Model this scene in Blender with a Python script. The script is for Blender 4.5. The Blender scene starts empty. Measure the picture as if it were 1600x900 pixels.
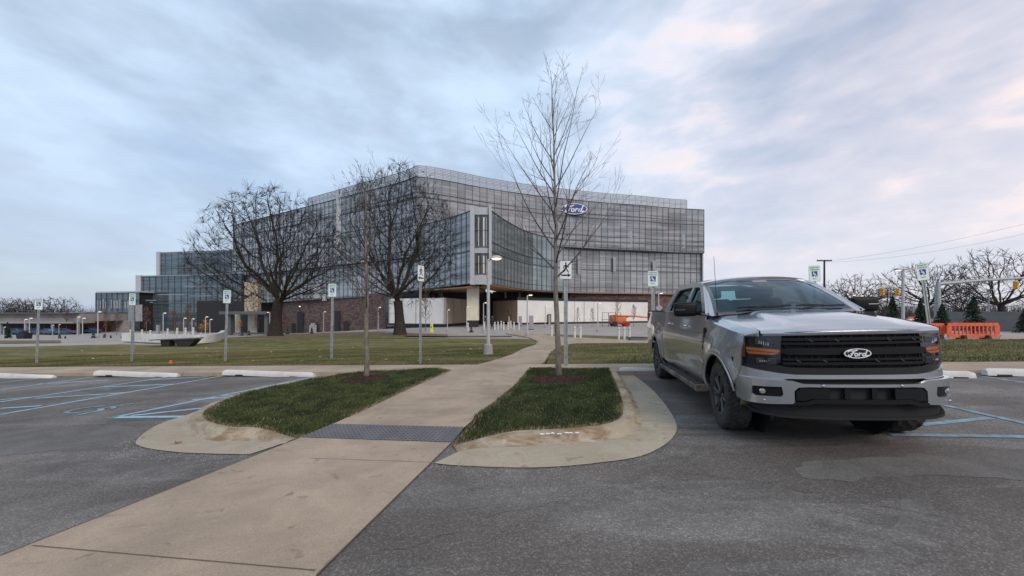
import bpy, bmesh, math, random
from math import sin, cos, pi, radians, atan2, sqrt, hypot, exp, floor
from mathutils import Vector, Matrix
from mathutils.geometry import tessellate_polygon
random.seed(7)
C = bpy.context.scene
COL = C.collection

# ---------------------------------------------------------------- camera
F, CX, CY, H = 615.0, 800.0, 488.0, 1.515
cam = bpy.data.cameras.new('camera'); camo = bpy.data.objects.new('camera', cam); COL.objects.link(camo)
camo.location = (0, 0, H); camo.rotation_euler = (pi/2, 0, 0)
cam.sensor_width = 36; cam.lens = F/1600*36; cam.shift_y = (CY-450)/1600
cam.clip_start = 0.05; cam.clip_end = 6000
C.camera = camo

# ---------------------------------------------------------------- world
SUN_EL, SUN_AZ = radians(38), radians(150)      # azimuth clockwise from +Y (behind the camera, to the right)
W = bpy.data.worlds.new('World'); C.world = W; W.use_nodes = True
nt = W.node_tree; nt.nodes.clear(); N = nt.nodes; L = nt.links
def wn(t, **k):
    n = N.new(t)
    for a, b in k.items(): setattr(n, a, b)
    return n
def wm(op, a, b=None, clamp=False):
    n = N.new('ShaderNodeMath'); n.operation = op; n.use_clamp = clamp
    for i, v in enumerate((a, b)):
        if v is None: continue
        if isinstance(v, (int, float)): n.inputs[i].default_value = v
        else: L.new(v, n.inputs[i])
    return n.outputs[0]
def wmix(f, a, b):
    n = N.new('ShaderNodeMix'); n.data_type = 'RGBA'
    for i, v in ((0, f), (6, a), (7, b)):
        if isinstance(v, (int, float)): n.inputs[i].default_value = v
        elif isinstance(v, tuple): n.inputs[i].default_value = v+(1,)
        else: L.new(v, n.inputs[i])
    return n.outputs[2]
def wramp(v, stops):
    n = N.new('ShaderNodeValToRGB'); L.new(v, n.inputs[0]); e = n.color_ramp.elements
    while len(e) < len(stops): e.new(0.5)
    for x, (p, c) in zip(e, stops): x.position = p; x.color = (c, c, c, 1) if isinstance(c, (int, float)) else c+(1,)
    return n.outputs[0]
sky = wn('ShaderNodeTexSky', sky_type='NISHITA', sun_disc=False, sun_elevation=SUN_EL, sun_rotation=SUN_AZ)
bg1 = wn('ShaderNodeBackground'); L.new(sky.outputs[0], bg1.inputs[0]); bg1.inputs[1].default_value = 0.15
tc = wn('ShaderNodeTexCoord'); sep = wn('ShaderNodeSeparateXYZ'); L.new(tc.outputs['Generated'], sep.inputs[0])
X, Y, Z = sep.outputs
Zc = wm('MAXIMUM', Z, 0.0)
den = wm('ADD', Zc, 0.42)
px_, py_ = wm('DIVIDE', X, den), wm('DIVIDE', Y, den)
comb = wn('ShaderNodeCombineXYZ'); L.new(px_, comb.inputs[0]); L.new(py_, comb.inputs[1])
def wnoise(rot, scl, loc, scale, detail=6, rough=.55, dist=0.0):
    m = wn('ShaderNodeMapping'); L.new(comb.outputs[0], m.inputs[0])
    m.inputs['Rotation'].default_value = (0, 0, radians(rot)); m.inputs['Scale'].default_value = scl; m.inputs['Location'].default_value = loc
    n = wn('ShaderNodeTexNoise'); L.new(m.outputs[0], n.inputs[0])
    n.inputs['Scale'].default_value = scale; n.inputs['Detail'].default_value = detail
    n.inputs['Roughness'].default_value = rough; n.inputs['Distortion'].default_value = dist
    return n.outputs[0]
n_big = wnoise(20, (1.0, .7, 1), (3.1, 1.7, 0), 1.1, 5, .5, .3)
n_mid = wnoise(62, (1.35, .95, 1), (8.3, 4.2, 0), 2.3, 6, .5, .3)
n_fine = wnoise(66, (1.5, .9, 1), (2.0, 9.0, 0), 5.5, 6, .5, .3)
def dnoise(scl, loc, scale, detail=6, rough=.5, rot=0):
    m = wn('ShaderNodeMapping'); L.new(tc.outputs['Generated'], m.inputs[0]); m.inputs['Scale'].default_value = scl; m.inputs['Location'].default_value = loc; m.inputs['Rotation'].default_value = (0, radians(rot), 0)
    n = wn('ShaderNodeTexNoise'); L.new(m.outputs[0], n.inputs[0]); n.inputs['Scale'].default_value = scale; n.inputs['Detail'].default_value = detail; n.inputs['Roughness'].default_value = rough; n.inputs['Distortion'].default_value = .25
    return n.outputs[0]
d1 = dnoise((1.0, 1.0, 2.3), (2.2, .4, 1.1), 2.6, 7, .52, 14)
d2 = dnoise((1.0, 1.0, 2.8), (5.2, 1.4, .3), 8.0, 6, .5, 14)
mixn = wm('ADD', wm('ADD', wm('MULTIPLY', n_mid, .20), wm('MULTIPLY', n_fine, .12)), wm('ADD', wm('MULTIPLY', d1, .42), wm('MULTIPLY', d2, .26)))
right = wramp(X, [(0.05, 0.0), (.62, 1.0)])
# pale lit edges of the clouds against blue grey bodies, pinker towards the right
cl_dark = wmix(right, (.405, .500, .625), (.455, .505, .615))
cl_lite = wmix(right, (.530, .665, .845), (.700, .655, .710))
shade = wramp(mixn, [(.43, 0.0), (.585, 1.0)])
cl = wmix(shade, cl_dark, cl_lite)
horiz = wramp(Zc, [(0.0, 1.0), (.30, 0.0)])
peach = wm('MULTIPLY', wramp(mixn, [(.545, 0.0), (.62, .85)]), right)
cl = wmix(peach, cl, (.88, .735, .70))
hz = wmix(right, (.38, .43, .52), (.68, .67, .73))
cl = wmix(wm('MULTIPLY', horiz, .75), cl, hz)
bg2 = wn('ShaderNodeBackground'); L.new(cl, bg2.inputs[0]); bg2.inputs[1].default_value = 1.12
blue = wramp(wm('ADD', wm('MULTIPLY', n_big, .45), wm('MULTIPLY', d1, .55)), [(.40, .66), (.50, .9), (.56, 1.0)])
cover = wm('MAXIMUM', blue, wm('MULTIPLY', horiz, 1.0), True)
mx = wn('ShaderNodeMixShader'); L.new(cover, mx.inputs[0]); L.new(bg1.outputs[0], mx.inputs[1]); L.new(bg2.outputs[0], mx.inputs[2])
out = wn('ShaderNodeOutputWorld'); L.new(mx.outputs[0], out.inputs[0])

sun = bpy.data.lights.new('sun', 'SUN'); suno = bpy.data.objects.new('sun', sun); COL.objects.link(suno)
sun.energy = 1.5; sun.angle = radians(25); sun.color = (1.0, .88, .76)
sd = Vector((sin(SUN_AZ)*cos(SUN_EL), cos(SUN_AZ)*cos(SUN_EL), sin(SUN_EL)))
suno.rotation_euler = sd.to_track_quat('Z', 'Y').to_euler()
C.view_settings.view_transform = 'Standard'; C.view_settings.look = 'None'
C.view_settings.exposure = 0.17; C.view_settings.gamma = 1.0
C.cycles.max_bounces = 8; C.cycles.transparent_max_bounces = 24

# ---------------------------------------------------------------- terrain and picture rays
def ss(a, b, x):
    t = min(1, max(0, (x-a)/(b-a))); return t*t*(3-2*t)
def T(x, y):
    return .03*min(16, max(-22, x))*(1-ss(18, 34, y)) - .75*ss(13, 30, y) - 3.0*ss(28, 75, y)*ss(2, 65, -x)
def GP(px, d): return ((px-CX)/F*d, d, T((px-CX)/F*d, d))
def G(px, py, off=0.0):
    "ground point seen at a pixel of the 1600 px photograph"
    f = lambda d: H-(py-CY)/F*d-T((px-CX)/F*d, d)-off
    lo, d = 1.0, 1.0
    while d < 600 and f(d) > 0: lo = d; d *= 1.04
    hi = d
    for _ in range(40):
        m = (lo+hi)/2
        if f(m) > 0: lo = m
        else: hi = m
    return Vector(((px-CX)/F*lo, lo))
def PX(px, d): return (px-CX)/F*d
def PZ(py, d): return H-(py-CY)/F*d

# ---------------------------------------------------------------- materials
MATS = {}
def mat(name, col, rough=.6, metal=0, var=0.0, scale=4.0, bump=0.0, bscale=40.0, col2=None, spec=.5, emit=0, coat=0, detail=6, stretch=(1, 1, 1), alpha=1, lo=.35, hi=.65, coord='Object'):
    if name in MATS: return MATS[name]
    m = bpy.data.materials.new(name); m.use_nodes = True; t = m.node_tree; b = t.nodes['Principled BSDF']
    b.inputs['Base Color'].default_value = (*col, 1); b.inputs['Roughness'].default_value = rough; b.inputs['Metallic'].default_value = metal
    b.inputs['Specular IOR Level'].default_value = spec
    if coat: b.inputs['Coat Weight'].default_value = coat; b.inputs['Coat Roughness'].default_value = .06
    if alpha < 1: b.inputs['Alpha'].default_value = alpha
    if emit: b.inputs['Emission Color'].default_value = (*col, 1); b.inputs['Emission Strength'].default_value = emit
    if var or col2 or bump:
        tcx = t.nodes.new('ShaderNodeTexCoord'); mp = t.nodes.new('ShaderNodeMapping'); t.links.new(tcx.outputs[coord], mp.inputs[0])
        mp.inputs['Scale'].default_value = stretch
    if var or col2:
        n = t.nodes.new('ShaderNodeTexNoise'); t.links.new(mp.outputs[0], n.inputs[0]); n.inputs['Scale'].default_value = scale; n.inputs['Detail'].default_value = detail; n.inputs['Roughness'].default_value = .6
        r = t.nodes.new('ShaderNodeValToRGB'); t.links.new(n.outputs[0], r.inputs[0])
        c2 = col2 or tuple(c*(1-var) for c in col); c1 = col if col2 else tuple(min(1, c*(1+var)) for c in col)
        r.color_ramp.elements[0].position = lo; r.color_ramp.elements[0].color = (*c2, 1)
        r.color_ramp.elements[1].position = hi; r.color_ramp.elements[1].color = (*c1, 1)
        t.links.new(r.outputs[0], b.inputs['Base Color'])
    if bump:
        n2 = t.nodes.new('ShaderNodeTexNoise'); t.links.new(mp.outputs[0], n2.inputs[0]); n2.inputs['Scale'].default_value = bscale; n2.inputs['Detail'].default_value = 5
        bp = t.nodes.new('ShaderNodeBump'); bp.inputs['Strength'].default_value = bump; bp.inputs['Distance'].default_value = .02
        t.links.new(n2.outputs[0], bp.inputs['Height']); t.links.new(bp.outputs[0], b.inputs['Normal'])
    MATS[name] = m; return m

class NT:
    "small node helper for the layered ground materials"
    def __init__(s, name, rough=.9, spec=.3):
        s.m = bpy.data.materials.new(name); s.m.use_nodes = True; s.t = s.m.node_tree; s.b = s.t.nodes['Principled BSDF']
        s.b.inputs['Roughness'].default_value = rough; s.b.inputs['Specular IOR Level'].default_value = spec
        s.tc = s.t.nodes.new('ShaderNodeTexCoord')
    def map(s, scale=(1, 1, 1), rot=0, loc=(0, 0, 0), coord='Object'):
        m = s.t.nodes.new('ShaderNodeMapping'); s.t.links.new(s.tc.outputs[coord], m.inputs[0])
        m.inputs['Scale'].default_value = scale; m.inputs['Rotation'].default_value = (0, 0, radians(rot)); m.inputs['Location'].default_value = loc
        return m.outputs[0]
    def noise(s, v, scale, detail=6, rough=.6, dist=0):
        n = s.t.nodes.new('ShaderNodeTexNoise'); s.t.links.new(v, n.inputs[0]); n.inputs['Scale'].default_value = scale
        n.inputs['Detail'].default_value = detail; n.inputs['Roughness'].default_value = rough; n.inputs['Distortion'].default_value = dist
        return n.outputs[0]
    def voro(s, v, scale, feature='F1'):
        n = s.t.nodes.new('ShaderNodeTexVoronoi'); n.feature = feature; s.t.links.new(v, n.inputs[0]); n.inputs['Scale'].default_value = scale
        return n
    def ramp(s, v, stops):
        n = s.t.nodes.new('ShaderNodeValToRGB'); s.t.links.new(v, n.inputs[0]); e = n.color_ramp.elements
        while len(e) < len(stops): e.new(.5)
        for x, (p, c) in zip(e, stops): x.position = p; x.color = (c, c, c, 1) if isinstance(c, (int, float)) else (*c, 1)
        return n.outputs[0]
    def mix(s, f, a, b, mode='MIX'):
        n = s.t.nodes.new('ShaderNodeMix'); n.data_type = 'RGBA'; n.blend_type = mode
        for i, v in ((0, f), (6, a), (7, b)):
            if isinstance(v, (int, float)): n.inputs[i].default_value = v
            elif isinstance(v, tuple): n.inputs[i].default_value = (*v, 1)
            else: s.t.links.new(v, n.inputs[i])
        return n.outputs[2]
    def math(s, op, a, b=0.0, clamp=False):
        n = s.t.nodes.new('ShaderNodeMath'); n.operation = op; n.use_clamp = clamp
        for i, v in enumerate((a, b)):
            if isinstance(v, (int, float)): n.inputs[i].default_value = v
            else: s.t.links.new(v, n.inputs[i])
        return n.outputs[0]
    def xyz(s, v):
        n = s.t.nodes.new('ShaderNodeSeparateXYZ'); s.t.links.new(v, n.inputs[0]); return n.outputs
    def col(s, c): s.t.links.new(c, s.b.inputs['Base Color'])
    def rough(s, c): s.t.links.new(c, s.b.inputs['Roughness'])
    def bump(s, h, strength=.3, dist=.01):
        n = s.t.nodes.new('ShaderNodeBump'); n.inputs['Strength'].default_value = strength; n.inputs['Distance'].default_value = dist
        s.t.links.new(h, n.inputs['Height']); s.t.links.new(n.outputs[0], s.b.inputs['Normal'])

def asphalt():
    s = NT('asphalt', .82, .35); v = s.map()
    base = s.ramp(s.noise(v, .35, 5, .55, .6), [(.36, (.092, .080, .070)), (.5, (.128, .112, .098)), (.66, (.195, .176, .158))])
    dust = s.ramp(s.noise(s.map((1, 2.2, 1), -12), .55, 7, .65, 1.2), [(.5, 0.0), (.72, .65)])
    c = s.mix(dust, base, (.27, .254, .238))
    # worn streaks and tyre tracks
    tr = s.ramp(s.noise(s.map((.25, 3.0, 1), 8), 1.0, 4, .5, .8), [(.56, 0.0), (.70, .35)])
    c = s.mix(tr, c, (.21, .205, .20))
    dk = s.ramp(s.noise(s.map((1, 1, 1), 0, (5, 3, 0)), 1.3, 5, .6), [(.56, 0.0), (.74, .6)])
    c = s.mix(dk, c, (.062, .056, .053))
    g = s.voro(v, 95).outputs['Color']
    gx = s.xyz(g)[0]
    c = s.mix(.55, c, s.ramp(gx, [(0.0, .22), (.75, .52), (.90, .88), (1.0, 1.0)]), 'OVERLAY')
    c = s.mix(s.ramp(s.noise(v, 190, 2, .5), [(.66, 0.0), (.72, .5)]), c, (.36, .35, .33))
    s.col(c); s.bump(s.math('ADD', gx, s.noise(v, 60, 3)), .55, .006)
    return s.m
def concrete(name, c1, c2, stain, joint=0, rot=0, dark=.0):
    s = NT(name, .88, .3); v = s.map()
    c = s.ramp(s.noise(v, .8, 7, .62, .4), [(.34, c2), (.62, c1)])
    c = s.mix(s.ramp(s.noise(v, 3.2, 8, .7, .5), [(.5, 0.0), (.72, .5)]), c, stain)
    c = s.mix(s.ramp(s.noise(s.map((1, 2.5, 1), 20, (4, 2, 0)), .55, 6, .6, 1.0), [(.54, 0.0), (.74, .22)]), c, tuple(x*.62 for x in c2))
    sp = s.ramp(s.noise(s.map((1, 1, 1), 0, (7, 7, 0)), 5.5, 5, .55, .3), [(.63, 0.0), (.70, .55)]); c = s.mix(sp, c, tuple(x*.55 for x in c2))
    c = s.mix(s.ramp(s.noise(s.map((.5, 3, 1), -25, (1, 7, 0)), 1.4, 6, .6, .8), [(.60, 0.0), (.68, .35)]), c, tuple(x*.5 for x in c2))
    c = s.mix(.5, c, s.ramp(s.noise(v, 90, 4, .75), [(.3, .25), (.7, .75)]), 'OVERLAY')
    s.col(c); s.bump(s.noise(v, 55, 6, .7), .35, .006)
    return s.m
def brick():
    s = NT('dark_brick', .85, .25); v = s.map(coord='UV')
    b = s.t.nodes.new('ShaderNodeTexBrick'); s.t.links.new(v, b.inputs[0]); b.inputs['Scale'].default_value = 1.0
    b.inputs['Brick Width'].default_value = .8; b.inputs['Row Height'].default_value = .28; b.inputs['Mortar Size'].default_value = .02
    b.inputs['Color1'].default_value = (.17, .105, .09, 1); b.inputs['Color2'].default_value = (.055, .035, .035, 1); b.inputs['Mortar'].default_value = (.10, .085, .08, 1)
    c = s.mix(s.ramp(s.noise(v, 1.6, 5, .7), [(.45, 0.0), (.7, .55)]), b.outputs[0], (.24, .16, .14))
    s.col(c); return s.m
def glassmat(name, dark, lite, metal=.55, streak=.5, seed=0.0, pane=1.5, rough=.12):
    "coated curtain wall glass with a printed horizontal ceramic frit and reflection streaks painted into the colour"
    s = NT(name, rough, .6); s.b.inputs['Metallic'].default_value = metal
    v = s.map((.075, 1.5, 1), 0, (seed, seed*2, 0), 'UV'); fr = s.ramp(s.noise(v, 1.0, 4, .6, .35), [(.45, 0.0), (.56, 1.0)])
    v2 = s.map((.05, 6.0, 1), 0, (seed+3, 0, 0), 'UV'); fr2 = s.ramp(s.noise(v2, 1.0, 3, .5), [(.45, 0.0), (.62, 1.0)])
    vi = s.t.nodes.new('ShaderNodeVectorMath'); vi.operation = 'FLOOR'; s.t.links.new(s.map((1/pane, .25, 1), 0, (0, 0, 0), 'UV'), vi.inputs[0])
    wh = s.t.nodes.new('ShaderNodeTexWhiteNoise'); s.t.links.new(vi.outputs[0], wh.inputs[0])
    vb = s.map((.045, .09, 1), 0, (seed+7, seed, 0), 'UV'); big = s.ramp(s.noise(vb, 1.0, 4, .55, .8), [(.36, 0.0), (.64, 1.0)])
    c = s.mix(big, dark, tuple(a*.55+b*.45 for a, b in zip(dark, lite)))
    c = s.mix(s.math('MULTIPLY', fr, streak), c, lite)  # pale streaks: frit print plus reflected bands put into the colour
    c = s.mix(s.math('MULTIPLY', fr2, streak*.6), c, tuple(min(1, x*1.1) for x in lite))
    c = s.mix(s.math('MULTIPLY', s.ramp(wh.outputs[0], [(.25, 0.0), (1.0, 1.0)]), .35), c, tuple(x*.5 for x in dark))
    s.col(c)
    s.bump(s.noise(s.map((.6, .6, 1), 0, (seed, 1, 0), 'UV'), 1.0, 2), .12, .05)
    return s.m
def lawn(name, a, b, c_):
    s = NT(name, .95, .15); v = s.map()
    st = s.noise(s.map((.25, 2.2, 1), 4), .5, 4, .6, .8)
    c = s.ramp(st, [(.36, a), (.56, b), (.68, c_)])
    c = s.mix(s.ramp(s.noise(v, 1.1, 7, .7), [(.48, 0.0), (.66, .7)]), c, c_)
    c = s.mix(.8, c, s.ramp(s.noise(v, 26, 5, .8), [(.3, .15), (.7, .85)]), 'OVERLAY')
    s.col(c); s.bump(s.noise(v, 30, 6, .8), .9, .05); return s.m
def paint_metal():
    "silver metallic paint, road dust thicker low on the body"
    s = NT('silver_car_paint', .30, .5); s.b.inputs['Metallic'].default_value = .8
    s.b.inputs['Coat Weight'].default_value = 1.0; s.b.inputs['Coat Roughness'].default_value = .05
    v = s.map(); z = s.xyz(v)[2]
    xf = s.ramp(s.xyz(v)[0], [(.0, 1.0), (.5, 0.0)]); low = s.math('MULTIPLY', s.ramp(z, [(.30, 1.0), (.95, .0)]), s.math('ADD', s.math('MULTIPLY', xf, .85), .15))
    d = s.math('MULTIPLY', low, s.ramp(s.noise(v, 2.5, 6, .65, .5), [(.3, .25), (.7, 1.0)]))
    fl = s.ramp(s.noise(v, 900, 2), [(.3, .44), (.7, .62)])
    c = s.mix(s.math('MULTIPLY', d, .55), s.mix(1.0, (.90, .95, 1.0), fl, 'MULTIPLY'), (.25, .215, .175))
    s.col(c); s.rough(s.math('ADD', s.math('MULTIPLY', d, .35), .20)); return s.m
def bark(name, a, b):
    s = NT(name, .95, .15); v = s.map((1, 1, .35))
    c = s.ramp(s.noise(v, 14, 7, .7, .4), [(.35, a), (.65, b)])
    s.col(c); s.bump(s.noise(v, 18, 6, .7), .8, .02); return s.m

M = dict(
 asphalt=asphalt(),
 walk=concrete('tan_concrete', (.415, .322, .235), (.285, .222, .165), (.47, .36, .25)),
 kerb=concrete('kerb_concrete', (.42, .36, .27), (.33, .28, .205), (.31, .22, .13)),
 plaza=concrete('plaza_concrete', (.38, .35, .32), (.31, .28, .26), (.29, .26, .24)),
 white_conc=concrete('white_painted_concrete', (.68, .67, .64), (.52, .51, .48), (.50, .47, .42)),
 roadfar=mat('far_road', (.17, .165, .16), .9, var=.3, scale=.3),
 earth=mat('far_earth', (.12, .11, .08), .95, var=.4, scale=.05),
 lawn=lawn('winter_lawn', (.085, .095, .030), (.155, .142, .055), (.265, .210, .110)),
 lawn2=lawn('fresh_lawn', (.030, .050, .014), (.050, .068, .020), (.11, .095, .045)),
 leaf=mat('leaf_litter_ground', (.20, .13, .075), .95, col2=(.10, .075, .035), scale=2.5, bump=.6, bscale=25),
 mulch=mat('red_brown_mulch', (.085, .040, .024), .95, col2=(.025, .013, .010), scale=25, bump=1, bscale=60),
 blue=mat('blue_line_paint', (.27, .45, .56), .75, col2=(.20, .26, .29), scale=9, lo=.30, hi=.52),
 bluefade=mat('faded_blue_line_paint', (.20, .36, .46), .8, col2=(.15, .18, .20), scale=8, lo=.36, hi=.62),
 tact=mat('dark_grey_tactile_plate', (.135, .135, .145), .75, var=.12, scale=5),
 glassU=glassmat('upper_glass', (.145, .15, .165), (.37, .375, .385), .34, .7, 1.0),
 glassL=glassmat('fritted_glass', (.135, .15, .17), (.42, .44, .46), .34, .85, 5.0),
 glassR=glassmat('green_tinted_glass', (.14, .175, .18), (.36, .41, .415), .5, .5, 9.0, rough=.05),
 glassD=glassmat('dark_low_glass', (.06, .085, .105), (.20, .26, .29), .5, .6, 13.0, rough=.06),
 mull=mat('dark_mullion', (.12, .125, .132), .5, metal=.3),
 fin=mat('pale_aluminium', (.42, .43, .45), .6, metal=.0, var=.06),
 screen=mat('roof_screen_metal', (.30, .31, .33), .5, metal=.2, var=.1),
 wood=mat('timber_soffit', (.42, .235, .105), .6, var=.25, scale=2, stretch=(1, 8, 1)),
 cream=mat('cream_cladding', (.66, .60, .47), .7, var=.08, scale=1),
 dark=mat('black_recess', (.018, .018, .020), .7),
 grey=mat('grey_steel', (.30, .31, .33), .5, metal=.2, var=.15),
 hoard=mat('white_hoarding', (.70, .68, .65), .75, var=.07, scale=.6),
 hoardtan=mat('tan_hoarding', (.42, .34, .27), .75, var=.2, scale=1.2, stretch=(1, 1, .1)),
 brick=brick(),
 galv=mat('galvanised_steel', (.36, .38, .38), .45, metal=.55, var=.25, scale=7, bump=.1),
 lamp_grey=mat('lamp_post_paint', (.42, .42, .42), .5, var=.1),
 lamp_on=mat('lamp_glow', (1.0, .86, .68), .5, emit=1.6),
 signw=mat('sign_white', (.74, .78, .76), .4, var=.04),
 signg=mat('sign_green', (.06, .30, .16), .5),
 signb=mat('sign_blue', (.012, .055, .26), .4),
 white=mat('white_paint', (.82, .82, .82), .4),
 black=mat('black_plastic', (.006, .006, .007), .5, spec=.22),
 gloss=mat('gloss_black', (.008, .008, .010), .12, coat=1.0),
 flat=mat('matt_black', (.009, .009, .010), .8),
 paint=paint_metal(),
 chrome=mat('chrome', (.75, .76, .78), .15, metal=1.0),
 tyre=mat('dusty_rubber', (.050, .045, .040), .88, col2=(.021, .020, .019), scale=9, bump=.3, bscale=70),
 rim=mat('dark_alloy', (.085, .080, .075), .45, metal=.7),
 rimlite=mat('machined_alloy', (.35, .36, .38), .3, metal=.9),
 mud=mat('dried_mud', (.30, .23, .16), .95, col2=(.14, .11, .08), scale=7, bump=.5),
 amber=mat('amber_lens', (.75, .20, .03), .25, coat=.5),
 red=mat('red_lens', (.35, .015, .012), .25, coat=.5),
 orange=mat('orange_plastic', (.66, .105, .035), .6, var=.2, scale=5),
 orange2=mat('orange_machine_paint', (.62, .16, .05), .5, var=.15),
 yellow=mat('signal_yellow', (.68, .33, .03), .5),
 neon=mat('fluorescent_yellow', (.70, .80, .12), .5),
 bark1=bark('young_bark', (.10, .085, .07), (.27, .235, .20)),
 bark2=bark('old_bark', (.022, .018, .016), (.070, .057, .048)),
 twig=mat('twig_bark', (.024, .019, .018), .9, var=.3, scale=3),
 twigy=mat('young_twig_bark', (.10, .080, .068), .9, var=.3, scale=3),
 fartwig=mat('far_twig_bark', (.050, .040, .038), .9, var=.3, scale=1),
 needle=mat('spruce_needles', (.030, .048, .028), .9, var=.5, scale=3),
 rust=mat('russet_leaves', (.26, .115, .065), .9, var=.4, scale=6),
 gold=mat('golden_leaves', (.70, .34, .04), .9, var=.3, scale=6),
 grass=mat('grass_blades', (.070, .095, .028), .85, col2=(.020, .036, .011), scale=3.2, lo=.4, hi=.6),
 straw=mat('straw_blades', (.27, .22, .12), .9, var=.3, scale=4),
 cloth=mat('dark_cloth', (.02, .022, .028), .9), skin=mat('skin', (.45, .28, .2), .6),
 interior=mat('charcoal_interior', (.035, .036, .040), .8), seat=mat('grey_seat_fabric', (.075, .078, .085), .85, var=.15, scale=20),
 lawnblade=mat('lawn_blades', (.205,.170,.080), .9, col2=(.065,.088,.025), scale=.8, stretch=(.4, 1.6, 1), lo=.4, hi=.6),
 mudboard=mat('muddy_step', (.26,.20,.14), .8, col2=(.06,.058,.055), scale=2.2, lo=.42, hi=.6),
 carblue=mat('blue_car_paint', (.018, .07, .17), .3, coat=1.0), carglass=mat('dark_car_glass', (.01, .012, .014), .08, coat=1),
 wall=mat('grey_panel_wall', (.105, .11, .12), .8, var=.12, scale=1.5),
 farwall=mat('pale_grey_cladding', (.28, .26, .25), .8, var=.15, scale=.5),
 wire=mat('cable', (.16, .16, .17), .6),
)
def winglass(name, tint, opac, fm=.85):
    m = bpy.data.materials.new(name); m.use_nodes = True; t = m.node_tree; t.nodes.clear()
    o = t.nodes.new('ShaderNodeOutputMaterial'); tr = t.nodes.new('ShaderNodeBsdfTransparent'); tr.inputs[0].default_value = (*tint, 1)
    gl = t.nodes.new('ShaderNodeBsdfGlossy'); gl.inputs['Roughness'].default_value = .03; gl.inputs[0].default_value = (.62, .80, .90, 1)
    lw0 = t.nodes.new('ShaderNodeLayerWeight'); lw0.inputs[0].default_value = .5; lw = t.nodes.new('ShaderNodeMath'); lw.operation = 'POWER'; lw.inputs[1].default_value = 4.0; t.links.new(lw0.outputs['Facing'], lw.inputs[0])
    md = t.nodes.new('ShaderNodeMath'); md.operation = 'MULTIPLY_ADD'; md.inputs[1].default_value = fm; md.inputs[2].default_value = opac
    t.links.new(lw.outputs[0], md.inputs[0]); mx = t.nodes.new('ShaderNodeMixShader'); t.links.new(md.outputs[0], mx.inputs[0])
    t.links.new(tr.outputs[0], mx.inputs[1]); t.links.new(gl.outputs[0], mx.inputs[2]); t.links.new(mx.outputs[0], o.inputs[0]); return m
M['glassT'] = mat('tower_glass', (.10,.11,.115), .08, metal=.5, var=.4, scale=.6, stretch=(3,1,.3))
M['wind'] = winglass('windscreen_glass', (.42, .62, .64), .05)
M['side'] = winglass('tinted_side_glass', (.10, .11, .12), .03)
M['lens'] = winglass('clear_lamp_lens', (.85, .85, .87), .02, .25)

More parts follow.
